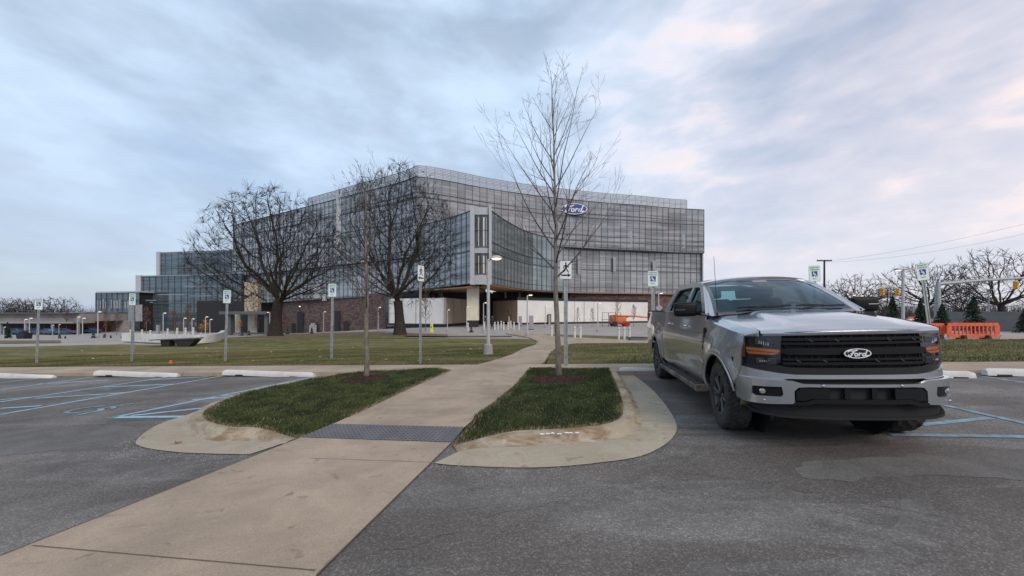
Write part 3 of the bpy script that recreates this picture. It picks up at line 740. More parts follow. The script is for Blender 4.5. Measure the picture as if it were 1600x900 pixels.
# ---- wear of its own shape on the lot: a patch, crack lines, scrapes
def rough_poly(pts, n=10, amp=.04, seed=1):
    rnd = random.Random(seed); P_ = [G(*p) for p in pts]; r = []
    for i in range(len(P_)):
        p, q = P_[i], P_[(i+1) % len(P_)]
        for k in range(n): r.append(p.lerp(q, k/n)+Vector((rnd.gauss(0, amp), rnd.gauss(0, amp))))
    return r
def patchmat(name, c1, c2):
    s = NT(name, .85, .35); v = s.map(); c = s.ramp(s.noise(v, 1.4, 6, .6, .5), [(.35, c1), (.65, c2)]); gx = s.xyz(s.voro(v, 95).outputs['Color'])[0]
    c = s.mix(.38, c, s.ramp(gx, [(0.0, .25), (.8, .55), (.93, .85), (1.0, 1.0)]), 'OVERLAY'); s.col(c); s.bump(gx, .5, .006); return s.m
pm = patchmat('lighter_asphalt', (.108, .097, .087), (.158, .146, .133))
sheet('asphalt_patch', rough_poly([(1262, 722), (1238, 735), (1265, 748), (1330, 750), (1460, 742), (1640, 752), (1640, 700), (1500, 706), (1400, 712)], 5, .018, 3), .0025, pm)
sheet('asphalt_patch', rough_poly([(-60, 668), (60, 668), (190, 662), (240, 676), (180, 700), (90, 706), (-60, 716)], 6, .05, 4), .0025, pm)
ck = mat('crack_tar', (.065, .06, .056), .9)
rnd = random.Random(12)
for a_, b_, w in (((560, 868), (900, 800), .0025), ((1060, 735), (1500, 826), .0025)):
    A, B = G(*a_), G(*b_); n = 26; pl, pr = [], []; nn = (B-A).normalized(); nn = Vector((-nn.y, nn.x)); off_ = 0
    for k in range(n+1):
        off_ += rnd.gauss(0, .022); p = A.lerp(B, k/n)+nn*off_; ww = w*rnd.uniform(.3, 1.2); pl.append(p+nn*ww); pr.append(p-nn*ww)
    vs = [(p.x, p.y, T(*p)+.0035) for p in pl]+[(p.x, p.y, T(*p)+.0035) for p in pr]
    struct(obj('asphalt_crack', vs, [(k, k+1, n+2+k, n+1+k) for k in range(n)], ck))
# grit and small stones along the kerbs
m = MB()
for k in range(900):
    rws = rowsR if k % 2 else rowsL; r = rnd.choice(rws); p = Vector(r[-1][:2]); q = Vector(r[-3][:2]); d_ = (p-q); d_ = d_.normalized() if d_.length > 1e-4 else Vector((0, -1))
    p = p+d_*abs(rnd.gauss(0, .12))+Vector((rnd.gauss(0, .05), rnd.gauss(0, .05))); s_ = rnd.uniform(.002, .006)
    m.add([(p.x-s_, p.y-s_, T(*p)+.002), (p.x+s_, p.y-s_*.6, T(*p)+.002), (p.x+s_*.5, p.y+s_, T(*p)+.002), (p.x, p.y, T(*p)+.002+s_*1.4)], [(0, 1, 3), (1, 2, 3), (2, 0, 3)])
struct(m.build('grit', 'plaza'), 'stuff', 'loose grit scattered along the kerb aprons', 'grit')

# dry edge growth along the island rims
for nm, ring, rows_ in (('left', ringL, rowsL), ('right', ringR, rowsR)):
    rnd = random.Random(8); vs, fs = [], []
    ring_ = [Vector(p) for p in ring]; cen = sum(ring_, Vector((0, 0)))/len(ring_); n = len(ring_)
    seg = [(ring_[i], ring_[(i+1) % n]) for i in range(n)]; ln_ = [(q-p).length for p, q in seg]
    for k in range(7000):
        p, q = rnd.choices(seg, ln_)[0]; c = p.lerp(q, rnd.random()); c = c+(cen-c).normalized()*(abs(rnd.gauss(0, .06))-.015); x, y = c
        a = rnd.uniform(0, 6.28); h_ = rnd.uniform(.012, .045); w = .005; z = zf(x, y)+.004; i = len(vs); bx, by = cos(a+1)*h_*.8, sin(a+1)*h_*.8
        vs += [(x-cos(a)*w, y-sin(a)*w, z), (x+cos(a)*w, y+sin(a)*w, z), (x+bx, y+by, z+h_)]; fs.append((i, i+1, i+2))
    struct(obj('edge_straw', vs, fs, 'straw'), 'stuff', 'dry straw thatch along the rim of the %s island' % nm, 'grass')

def trackmat():
    s = NT('tyre_scuff', .85, .3); v = s.map(); s.b.inputs['Base Color'].default_value = (.27, .255, .24, 1)
    al = s.ramp(s.noise(v, 6, 7, .75), [(.42, 0.0), (.72, .42)]); s.t.links.new(al, s.b.inputs['Alpha']); return s.m
tm_ = trackmat()
for pts, w in (([(1232, 760), (1226, 800), (1234, 850), (1255, 905)], .10), ([(1120, 770), (1105, 810), (1100, 860), (1108, 910)], .10), ([(1395, 735), (1425, 765), (1432, 810), (1400, 860), (1330, 905)], .08),
               ([(30, 742), (110, 722), (230, 728), (340, 716)], .09), ([(620, 742), (760, 790), (980, 800), (1240, 772)], .12)):
    P_ = smooth_path([G(*p) for p in pts], 8); vs = []
    for i, p in enumerate(P_):
        d_ = (P_[min(i+1, len(P_)-1)]-P_[max(i-1, 0)]).normalized(); n_ = Vector((-d_.y, d_.x))*w
        for q in (p-n_, p+n_): vs.append((q.x, q.y, T(*q)+.0045))
    struct(obj('tyre_scuff', vs, [(2*i, 2*i+2, 2*i+3, 2*i+1) for i in range(len(P_)-1)], tm_))
# ================================================================ BUILDING
BZ = -.75
def resample(pts, step):
    ds = [0]
    for a, b in zip(pts, pts[1:]): ds.append(ds[-1]+(b.xy-a.xy).length)
    n = max(1, round(ds[-1]/step)); r = []
    for i in range(n+1):
        t = ds[-1]*i/n; k = 0
        while k < len(pts)-2 and ds[k+1] < t: k += 1
        f = (t-ds[k])/max(1e-9, ds[k+1]-ds[k]); r.append((pts[k].lerp(pts[k+1], f), t))
    return r
def facade(parent, pathpts, levels, m, name='glass_storey', step=1.5, mull=.042, hl=.10, u0=0.0, sub=True, deep=.10, zfn=None):
    "curved curtain wall: one part per storey, its mullions a sub-part; pathpts (x, y, zbottom or 0)"
    R_ = resample([Vector(p) for p in pathpts], step); out_ = []
    for (z0, z1) in levels:
        vs, uv, fs = [], [], []
        zb = lambda p: max(z0, p.z) if p.z else z0
        for p, t in R_: vs += [(p.x, p.y, min(zb(p), z1-.01)), (p.x, p.y, z1)]; uv += [(t+u0, zb(p)), (t+u0, z1)]
        for i in range(len(R_)-1): fs.append((2*i, 2*i+2, 2*i+3, 2*i+1))
        o = obj(name, vs, fs, m, parent, uv=uv); out_.append(o)
        mb = MB()
        for i, (p, t) in enumerate(R_):
            a = R_[max(i-1, 0)][0]; b = R_[min(i+1, len(R_)-1)][0]; d = (b-a).xy.normalized(); nn = Vector((d.y, -d.x))*deep
            q = p.xy; e = d*mull/2; zz0 = min(zb(p), z1-.01)
            c = [q-e, q+e, q+e+nn, q-e+nn]
            mb.add([(*w, zz0) for w in c]+[(*w, z1) for w in c], [(0,1,5,4), (1,2,6,5), (2,3,7,6), (3,0,4,7), (4,5,6,7)])
            if i < len(R_)-1:
                q2 = R_[i+1][0].xy
                for zc, zc2, hh in ((zz0, min(zb(R_[i+1][0]), z1-.01), hl), (z1-hl, z1-hl, hl), (z0+(z1-z0)*.22, z0+(z1-z0)*.22, .05)):
                    if zc < zz0: continue
                    mb.add([(*q, zc), (*q2, zc2), (*(q2+nn*1.3), zc2), (*(q+nn*1.3), zc), (*q, zc+hh), (*q2, zc2+hh), (*(q2+nn*1.3), zc2+hh), (*(q+nn*1.3), zc+hh)],
                           [(3,2,6,7), (4,5,6,7)[::-1], (0,1,2,3)])
        mb.build('mullion_grid', 'mull', o)
    return out_
def wallstrip(parent, pts, z0, z1, m, name, t=.25):
    "plain wall following a plan line"
    ps = [Vector(p) for p in pts]; vs, uv, fs = [], [], []; s = 0
    for i, p in enumerate(ps):
        if i: s += (p.xy-ps[i-1].xy).length
        zb = p.z if len(p) > 2 and p.z else z0
        vs += [(p.x, p.y, zb), (p.x, p.y, z1)]; uv += [(s, zb), (s, z1)]
    for i in range(len(ps)-1): fs.append((2*i, 2*i+2, 2*i+3, 2*i+1))
    o = obj(name, vs, fs, m, parent, uv=uv); solid(o, t); return o
def at(px, d): return Vector((PX(px, d), d, 0))
hq = thing('glass_building', 'large curved glass office building with grey roof screen and blue oval sign', 'building', (0, 80, BZ))
def hp(p): return p   # parts are built in world metres; the root only carries them
hq.location = (0, 0, 0)
# --- upper volume (plan distances from the apparent parapet height)
sU = 0.976  # scale of distances for F=615
zP, z3, z2, zS = 25.0, 21.5, 16.6, 15.0
U = smooth_path([at(1100, 90), at(1050, 88.4), at(1000, 86), at(950, 84.3), at(900, 82.0), at(850, 79.6), at(800, 76.8), at(750, 73.7), at(700, 70.2), at(668, 68.5), at(650, 67.9)], 6)[:-1]+smooth_path([at(650, 67.9), at(618, 71.8), at(560, 77.5), at(498, 85), at(430, 94.5), at(365, 106)], 6)
cut = [i for i, p in enumerate(U) if p.x < PX(650, 67.9)+.01][0]
UR_, UL_ = U[:cut+1], U[cut:]
facade(hq, UR_[::-1], [(z3, zP), (z2, z3), (zS, z2)], 'glassU', u0=0)
facade(hq, UL_[::-1], [(z3, zP), (z2, z3), (11.2, z2)], 'glassL', u0=90)
# roof slab and end wall
def closed(parent, name, front, back, z0, z1, m):
    r = [Vector((p.x, p.y)) for p in front]+[Vector((p.x, p.y)) for p in back]
    n = len(r); vs = [(*p, z1) for p in r]+[(*p, z0) for p in r]
    o = obj(name, vs, [tuple(range(n)), tuple(range(2*n-1, n-1, -1))]+[(i, i+n, (i+1) % n+n, (i+1) % n) for i in range(n)], m, parent); return o
backU = [Vector((-80, 128)), Vector((44, 118))]
ins = lambda P, d: [Vector((p.x, p.y+d)) for p in P]
closed(hq, 'core_wall', ins(U, .9), backU, zS+.05, zP-.25, 'dark')
closed(hq, 'core_wall', ins(UL_, .9), [Vector((-80, 128)), Vector((-17, 110))], 11.25, zS+.02, 'dark')
closed(hq, 'overhang_soffit', U, backU, zS-.02, zS+.04, 'mull')
closed(hq, 'roof_slab', ins(U, .45), backU, zP-.2, zP+.05, 'grey')
wallstrip(hq, [(U[0].x, U[0].y, 0), (U[0].x+.6, U[0].y+26, 0)], zS, zP, 'screen', 'end_wall')
wallstrip(hq, [(U[-1].x, U[-1].y, 0), (U[-1].x-.4, U[-1].y+20, 0)], 9.5, zP, 'fin', 'end_wall')
# roof screen: posts and louvres with open gaps
SC = [p for p in U if -48 < p.x < 40.6]
SC = resample([Vector((p.x*1.0, p.y+1.6, 0)) for p in SC][::-1], 1.5)
m = MB(); m2 = MB(); zt = 27.4
for i, (p, t) in enumerate(SC):
    m.box((p.x-.05, p.y-.05, zP), (p.x+.05, p.y+.05, zt))
    if i < len(SC)-1:
        q = SC[i+1][0]
        for k in range(9):
            z = zP+.1+k*.28; hgt = .16 if k % 4 else .20
            m2.add([(p.x, p.y, z), (q.x, q.y, z), (q.x, q.y, z+hgt), (p.x, p.y, z+hgt), (p.x, p.y+.1, z), (q.x, q.y+.1, z), (q.x, q.y+.1, z+hgt), (p.x, p.y+.1, z+hgt)], [(0,1,2,3), (7,6,5,4), (3,2,6,7), (0,4,5,1)])
m2.add(m.v, m.f); m2.build('roof_screen', 'screen', hq)
m = MB()
for x0, x1, y0, y1, z1 in ((-15, 2, 84, 96, 26.6), (8, 30, 92, 104, 26.2)): m.box((x0, y0, zP), (x1, y1, z1))
m.each('plant_room', 'screen', hq)
# --- lower volume, right of the corner tower
zL = 16.9; zb = 5.75; zm = 10.7
LR = smooth_path([at(767, 58.5), at(778, 61.5), at(792, 65.5), at(820, 73), at(850, 78.3), at(880, 81.6), at(920, 84.2), at(960, 85.7), at(1000, 87.2), at(1050, 88.9), at(1099, 90.4)], 6)
LRa = [p for p in LR if p.x < PX(880, 81.6)+.1]; LRb = LR[len(LRa)-1:]
facade(hq, LRa, [(zm, zL-.2), (zb, zm)], 'glassR', u0=200)
facade(hq, [Vector((p.x, p.y+.5, 0)) for p in LRb], [(zm, zS), (zb, zm)], 'glassU', u0=240)
wallstrip(hq, [(LR[-1].x, LR[-1].y, 0), (LR[-1].x+.5, LR[-1].y+22, 0)], zb, zS, 'screen', 'end_wall')
# --- lower volume, left of the tower; its foot drops towards the left
LL = smooth_path([Vector((*at(737, 58.5).xy, 5.75)), Vector((*at(715, 61.5).xy, 5.7)), Vector((*at(690, 64.5).xy, 5.6)), Vector((*at(655, 68.7).xy, 5.4)), Vector((*at(628, 71.6).xy, 5.1)), Vector((*at(595, 75.0).xy, 4.8)), Vector((*at(562, 78.5).xy, 4.5)), Vector((*at(500, 86).xy, 4.3)), Vector((*at(441, 94.5).xy, 4.0)), Vector((*at(365, 108).xy, 3.7))], 6)
LLa = [p for p in LL if p.x > PX(655, 68.7)-.1]; LLb = LL[len(LLa)-1:]
facade(hq, LLa[::-1], [(zm, zL-.2), (4.0, zm)], 'glassL', u0=300)
facade(hq, [Vector((p.x, p.y-.1, p.z)) for p in LLb][::-1], [(zm, 11.2+.0), (3.0, zm)], 'glassL', u0=330)
closed(hq, 'terrace_deck', [Vector((p.x, p.y+.2)) for p in LRa], [Vector((-1, 80)), Vector((-2, 74)), Vector((-4, 66))], zL-.3, zL-.1, 'grey')
closed(hq, 'terrace_deck', [Vector((p.x, p.y+.2)) for p in LLa][::-1], [Vector((-3.5, 60)), Vector((-4, 72)), Vector((-14, 72))], zL-.3, zL-.1, 'grey')
closed(hq, 'core_wall', [Vector((p.x, p.y+.5)) for p in LRa], [Vector((14, 90)), Vector((-3, 90))], zb+.05, zL-.35, 'dark')
closed(hq, 'core_wall', [Vector((p.x, p.y+.5)) for p in LLa][::-1], [Vector((-6, 90)), Vector((-20, 90))], zb+.05, zL-.35, 'dark')
closed(hq, 'core_wall', [Vector((p.x, p.y+.9)) for p in LRb], [Vector((44, 110)), Vector((8, 110))], zb+.05, zS-.1, 'dark')
closed(hq, 'core_wall', [Vector((p.x, p.y+.6)) for p in LLb], [Vector((-79, 130)), Vector((-16, 100))], 3.8, 11.1, 'dark')
# soffits
closed(hq, 'timber_soffit', [Vector((p.x, p.y+.05)) for p in LR], [Vector((44, 96)), Vector((10, 92)), Vector((-2, 84)), Vector((-5.5, 64))], zb-.16, zb-.02, 'wood')
closed(hq, 'timber_soffit', [Vector((p.x, p.y+.05)) for p in LL if p.x > PX(600, 74)], [Vector((-22, 84)), Vector((-5.5, 84)), Vector((-5.4, 60.2))][0:3], zb-.5, zb-.3, 'wood')
closed(hq, 'timber_soffit', [Vector((at(365, 106).x, 105.8)), Vector((at(460, 92).x, 92.6))], [Vector((-44, 104)), Vector((-74, 116))], 9.2, 9.5, 'wood')
# corner tower: two pale fins, stacked windows and spandrels
twr = at(737, 58.3); tx0, tx1 = PX(735, 58.3), PX(768, 58.3)
m = MB()
m.box((tx0, 57.9, zb-.15), (tx0+.62, 59.2, 17.25)); tw = m.build('tower_fin', 'fin', hq)
m = MB(); m.box((tx1-.36, 57.9, zb-.15), (tx1+.02, 59.6, 17.25)); m.build('tower_fin', 'fin', hq)
def cyl(x0, x1, y, z0, z1, bulge=.35):
    return grid(8, 1, lambda u, v: (x0+(x1-x0)*u, y-bulge*sin(pi*u)*.5, z0+(z1-z0)*v))
for z0, z1 in ((16.0, 17.1), (10.3, 11.15), (zb-.1, 7.15)):
    v, f = cyl(tx0+.62, tx1-.36, 58.4, z0, z1, .16); o = obj('tower_spandrel', v, f, 'fin', hq, smooth=True); solid(o, .1)
for z0, z1 in ((11.15, 16.0), (7.15, 10.3)):
    v, f = cyl(tx0+.62, tx1-.36, 58.55, z0, z1, .15); o = obj('tower_window', v, f, 'glassT' if 'glassT' in M else 'glassL', hq, smooth=True, uv=[((p[0])*3, p[2]) for p in v])
    m = MB(); m.box((tx0+.6, 58.3, z0-.06), (tx1-.34, 58.5, z0+.10)); m.box((tx0+.6, 58.3, z0+(z1-z0)*.52), (tx1-.34, 58.42, z0+(z1-z0)*.52+.08)); m.each('sill', 'mull', o)
    m = MB()
    for k, wx in enumerate((.55, 1.25, 1.7)): m.box((tx0+.62+wx, 58.33, z0+.15), (tx0+.62+wx+(.10, .22, .06)[k], 58.38, z1-.4))
    m.each('curtain', 'cream', o)
# column under the tower
m = MB(); m.bbox((PX(730, 61.5), 61, BZ+1.0), (PX(748, 61.5), 62.4, zb-.1), .04); o = m.build('corner_column', 'cream', hq)
m = MB(); m.box((PX(731, 61.5), 61.1, BZ), (PX(747, 61.5), 62.3, BZ+1.0)); m.build('column_foot', 'dark', o)
# recessed storey behind the hoardings
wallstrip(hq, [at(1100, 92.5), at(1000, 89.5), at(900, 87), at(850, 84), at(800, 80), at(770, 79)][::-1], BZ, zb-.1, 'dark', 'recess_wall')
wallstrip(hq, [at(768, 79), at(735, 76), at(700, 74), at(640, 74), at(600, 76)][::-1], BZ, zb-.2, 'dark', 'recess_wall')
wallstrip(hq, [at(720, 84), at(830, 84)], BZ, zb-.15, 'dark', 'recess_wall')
wallstrip(hq, [at(1102, 91.2), at(1050, 89.8), at(1000, 88.1), at(950, 86.4), at(890, 84.3)][::-1], 3.75, zb-.12, 'brick', 'brick_band')
wallstrip(hq, [at(1102, 91.0), at(1050, 89.5), at(1012, 88.3)][::-1], BZ, 3.75, 'brick', 'brick_wall')
m = MB(); m.box((PX(1012, 88), 87.6, 3.4), (PX(880, 82.5), 84, 3.7))
# thin ledges of the entrance storey
m = MB()
for px, d in ((640, 72), (665, 72), (690, 73.4), (790, 78), (812, 79.4), (870, 83.6), (880, 84)):
    m.box((PX(px, d)-.18, d, 3.5), (PX(px, d)+.18, d+.4, zb-.2))
m.each('recess_strut', 'grey', hq)
# brick podium of the left wing with its door openings
pod = [at(602, 73.6), at(560, 78.2), at(500, 86), at(441, 95), at(425, 97.5)]
PW = wallstrip(hq, [Vector((p.x, p.y+.35, -5)) for p in pod][::-1], -5, 5.1, 'brick', 'brick_podium')
def on_path(pts, px):
    for a, b in zip(pts, pts[1:]):
        pa, pb = a.x/a.y*F+CX, b.x/b.y*F+CX
        if (pa-px)*(pb-px) <= 0:
            t = (px-pa)/(pb-pa+1e-9); p = a.lerp(b, t); return p, atan2((b-a).y, (b-a).x)
    return pts[0], 0
for x0, x1, y0, y1, kind in ((457, 462, 505, 516, 'door'), (466, 475, 487, 516, 'window'), (484.5, 490, 504, 516, 'door'), (493, 497, 504, 516, 'door'), (525, 532, 486, 516, 'door'), (538, 545, 502, 515, 'door')):
    (a, an), (b, _) = on_path(pod, x0), on_path(pod, x1)
    m = MB(); d = Vector((0, -.06, 0)); z1 = PZ(y0, a.y)
    zb_ = T(*a.xy)-.1; m.add([(*a.xy, zb_), (*b.xy, zb_), (*b.xy, z1), (*a.xy, z1), (a.x, a.y-.06, zb_), (b.x, b.y-.06, zb_), (b.x, b.y-.06, z1), (a.x, a.y-.06, z1)], [(4,5,6,7), (7,6,2,3), (0,4,7,3), (1,2,6,5)])
    m.build(kind, 'dark', hq)
for px in (470.5,):
    p, _ = on_path(pod, px); m = MB(); m.lathe([(0, .12), (.14, .12), (.16, 0), (.1, -.1), (0, -.1)], 12, Matrix.Translation((p.x, p.y-.25, PZ(479, p.y)))); m.build('wall_lamp', 'lamp_on', hq)
# dark glass return beside the hoarding
wallstrip(hq, [at(602, 73.4), at(615, 71.2)], BZ, 4.6, 'glassD', 'dark_glass_bay')
m = MB()
for k in range(5):
    p = at(602, 73.3).lerp(at(615, 71.1), k/4); m.box((p.x-.05, p.y-.12, BZ), (p.x+.05, p.y, 4.6))
m.each('bay_mullion', 'mull', hq)
# interior light shafts seen in the glass: pale vertical reveals with frames
m = MB()
for px, y0, y1, pth in ((985, 362, 386, UR_), (1068, 366, 388, UR_), (840, 341, 352, UR_), (905, 400, 428, LR), (960, 402, 424, LR), (1022, 408, 430, LR)):
    p, an = on_path(pth, px); w = .32
    m.box((p.x-w, p.y-.09, PZ(y1, p.y)), (p.x+w, p.y-.05, PZ(y0, p.y)))
m.each('service_panel', 'grey', hq)
m = MB()
for px, y0, y1, w in ((531, 300, 400, .6), (498, 445, 466, .8), (508, 448, 470, .5)):
    p, an = on_path(UL_ if y0 < 420 else LLb, px)
    m.box((p.x-w, p.y-.35, PZ(y1, p.y)), (p.x+w, p.y-.05, PZ(y0, p.y)))
m.each('pale_fin', 'fin', hq)
# --- oval sign
SGN, _ = on_path(UR_, 897); sd_ = SGN.y-.6
sg = thing('oval_sign', 'blue oval sign with white script letters high on the glass facade', 'sign', (PX(897, sd_), sd_, PZ(326.5, sd_)), radians(3))
def oval(a, b, t, m, name, parent, y=0.0, n=48, hole=None):
    mm = MB(); ring = [(a*cos(2*pi*k/n), b*sin(2*pi*k/n)) for k in range(n)]
    if hole:
        r2 = [(hole[0]*cos(2*pi*k/n), hole[1]*sin(2*pi*k/n)) for k in range(n)]
        for k in range(n):
            k2 = (k+1) % n; mm.prism([ring[k], ring[k2], r2[k2], r2[k]], t, Matrix.Translation((0, y, 0)))
    else: mm.prism(ring, t, Matrix.Translation((0, y, 0)))
    return mm.build(name, m, parent)
def script(mm, sc, t, mt):
    S = [([(.55,2.75),(.75,3.15),(1.5,3.35),(2.4,3.15),(3.3,3.1),(4.35,3.55)], .44), ([(2.9,3.2),(2.55,2.4),(2.1,1.4),(1.6,.75),(1.0,.6),(.65,.95),(.9,1.35)], .46), ([(1.75,1.95),(2.7,2.05),(3.3,2.3)], .34),
         ([(3.95,2.05),(3.45,1.75),(3.3,1.15),(3.65,.75),(4.25,.9),(4.6,1.45),(4.4,2.0),(3.95,2.05)], .38), ([(4.5,1.7),(5.0,1.8),(5.35,2.1)], .24),
         ([(5.35,2.15),(5.2,1.5),(5.0,.75)], .42), ([(5.25,1.55),(5.7,2.0),(6.2,2.05)], .38),
         ([(7.6,1.95),(7.0,2.0),(6.55,1.5),(6.5,1.0),(6.85,.72),(7.4,.95),(7.7,1.5)], .38), ([(8.55,3.5),(8.1,2.5),(7.75,1.4),(7.8,.85),(8.2,.75),(8.7,1.1)], .42)]
    c = Matrix.Translation((-4.6*sc, 0, -2.0*sc))
    for pts, w in S: mm.stroke([(x*sc, z*sc) for x, z in pts], w*sc, t, mt @ c)
aw, ah = 20.8/F*sd_, 8.6/F*sd_
bd = oval(aw*1.06, ah*1.10, .35, 'black', 'sign_body', sg, .1)
oval(aw, ah, .06, 'white', 'oval_rim', sg, -.12); oval(aw*.94, ah*.87, .05, M['signb'], 'oval_face', sg, -.16)
m = MB(); script(m, aw*.172, .05, Matrix.Translation((0, -.22, -.02))); m.build('lettering', 'white', sg)
# --- far left blocks (each its own building volume)
b2 = thing('glass_block', 'stepped glass office block, the taller of the two left volumes', 'building')
facade(b2, [at(248, 116), at(300, 114), at(372, 111)], [(10.9, 14.4), (14.4, 19.0)], 'glassD', u0=400, step=2.2)
closed(b2, 'roof_slab', [Vector(at(248, 116).xy), Vector(at(372, 111).xy)], [Vector((-70, 128)), Vector((-104, 132))], 18.7, 19.2, 'grey')
closed(b2, 'core_wall', [Vector(at(248, 116.6).xy), Vector(at(372, 111.6).xy)], [Vector((-70, 128)), Vector((-104, 131))], 10.9, 18.6, 'dark')
m = MB(); p = at(248, 115.8); m.box((p.x-.5, p.y-.3, 10.9), (p.x+.5, p.y+1.0, 19.3)); m.build('end_fin', 'fin', b2)
b3 = thing('glass_block', 'low curved glass office block with rounded terrace end behind small autumn trees', 'building')
V3 = smooth_path([at(215, 113), at(260, 111), at(310, 109), at(350, 106), at(374, 103), at(381, 103.5)], 6)
facade(b3, V3, [(7.2, 11.7), (4.0, 7.2), (-5, 4.0)], 'glassD', u0=450, step=2.2, deep=.15)
closed(b3, 'terrace_roof', V3, [Vector((-70, 118)), Vector((-112, 124))], 11.6, 12.0, 'grey')
closed(b3, 'core_wall', [Vector((p.x, p.y+.5)) for p in V3], [Vector((-70, 118)), Vector((-112, 124))], -5, 11.5, 'dark')
p = at(216, 112.8); m = MB(); m.box((p.x-.5, p.y-.3, 4), (p.x+1.0, p.y+1, 12.1)); m.build('end_fin', 'fin', b3)
m = MB()
for (x0, x1, y) in ((292, 350, 448), (250, 292, 461), (300, 372, 463), (232, 248, 470), (238, 243, 473)):
    d = 108; m.box((PX(x0, d), d-.8, PZ(y, d)), (PX(x1, d), d-.7, PZ(y, d)+.18))
m.each('ceiling_light_strip', 'screen', b3)
b4 = thing('glass_block', 'lowest dark glass block at the far left of the offices', 'building')
facade(b4, [at(150, 112), at(218, 108)], [(3.9, 7.0), (-5, 3.9)], 'glassD', u0=500, step=2.2, deep=.15)
closed(b4, 'roof_slab', [Vector(at(150, 111.8).xy), Vector(at(218, 107.8).xy)], [Vector((-100, 124)), Vector((-120, 124))], 7.0, 7.35, 'fin')
closed(b4, 'core_wall', [Vector(at(150, 112.5).xy), Vector(at(218, 108.5).xy)], [Vector((-100, 124)), Vector((-120, 124))], -5, 6.9, 'dark')
m = MB(); rnd = random.Random(3)
for k in range(14):
    px = 153+k*4.3; d = 111.8-(px-150)*.059
    if k in (4, 9): continue
    m.box((PX(px, d), d-.25, PZ(482, d)), (PX(px+rnd.uniform(1.2, 2.8), d), d-.2, PZ(rnd.uniform(467, 472), d)))
m.each('window_blind', 'screen', b4)
# entrance canopy and pale column of the left wing
en = thing('entrance_canopy', 'dark flat entrance canopy beside the pale speckled column', 'canopy')
m = MB(); m.box((PX(352, 92), 90, 1.05), (PX(424, 92), 96, 1.75)); m.build('canopy_roof', 'mull', en)
for px in (417, 360):
    m = MB(); m.box((PX(px, 92), 91, -4.5), (PX(px+5, 92), 92, 1.05)); m.build('pier', 'mull', en)
m = MB(); m.box((PX(300, 101), 102.5, -4.5), (PX(425, 98), 103, 4.5)); m.build('back_wall', 'dark', en)
for x0, x1 in ((368, 376), (388, 402)):
    m = MB(); m.box((PX(x0, 96.4), 96.2, -3.4), (PX(x1, 96.4), 96.4, 1.0)); m.build('lit_doorway', 'cream', en)
clp = mat('speckled_cladding', (.44, .38, .28), .7, col2=(.16, .12, .08), scale=2.2, lo=.42, hi=.5)
m = MB(); m.box((PX(384, 97), 96.5, 1.75), (PX(398, 97), 98, 8.9)); m.box((PX(398.2, 97), 96.7, 1.75), (PX(404, 97), 98, 8.9)); tag(m.build('clad_column', clp), 'tall pale speckled column carrying the left wing overhang', 'column')

# --- hoardings in front of the podium
hd = thing('hoarding', 'white site hoarding with a door left of the corner column', 'hoarding')
wallstrip(hd, [at(608, 69.5), at(695, 64.5)], BZ+.35, 3.9, 'hoard', 'front_panel', .12)
wallstrip(hd, [at(695.3, 64.6), at(733, 74.5)], BZ+.35, 3.9, 'hoardtan', 'return_panel', .12)
wallstrip(hd, [at(604, 69.7), at(695, 64.6), at(735, 74.6)], BZ, BZ+.35, 'dark', 'kick_board', .12)
m = MB(); d = 68.6; m.box((PX(706.5, d), d-.4, BZ), (PX(710, d), d+.4, 1.55)); m.build('door', 'grey', hd)
m = MB()
for px, dd in ((608, 69.4), (618, 68.8), (650, 67), (694.5, 64.4)): m.box((PX(px, dd)-.06, dd-.08, BZ+.3), (PX(px, dd)+.06, dd, 3.9))
m.each('batten', 'screen', hd)
hd2 = thing('hoarding', 'long white site hoarding right of the corner column behind the orange lift', 'hoarding')
wallstrip(hd2, [at(770, 79), at(808.5, 72)], BZ+.35, 3.75, 'hoardtan', 'return_panel', .12)
wallstrip(hd2, [at(808.8, 72), at(900, 79), at(1012, 87)], BZ+.35, 3.75, 'hoard', 'front_panel', .12)
wallstrip(hd2, [at(770, 78.9), at(808.6, 71.9), at(900, 78.9), at(1012, 86.9)], BZ, BZ+.35, 'dark', 'kick_board', .12)
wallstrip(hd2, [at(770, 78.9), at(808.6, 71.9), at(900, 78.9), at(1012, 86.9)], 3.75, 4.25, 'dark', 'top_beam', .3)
for x0, x1, y0, d in ((792.5, 798, 492, 73.6), (855.5, 861, 491, 75.5)):
    m = MB(); m.box((PX(x0, d), d-.35, BZ), (PX(x1, d), d+.4, PZ(y0, d))); f_ = m.build('door', 'dark', hd2)
    m = MB(); m.box((PX(x0+1.2, d), d-.42, BZ), (PX(x1-1.2, d), d-.36, PZ(y0+1.5, d))); m.build('door_leaf', 'hoardtan', f_)
m = MB()
for k in range(1, 14):
    px = 808+k*15; dd = 72+(px-808)*.0738; m.box((PX(px, dd)-.03, dd-.04, BZ+.35), (PX(px, dd)+.03, dd, 3.75))
m.each('batten', 'screen', hd2)

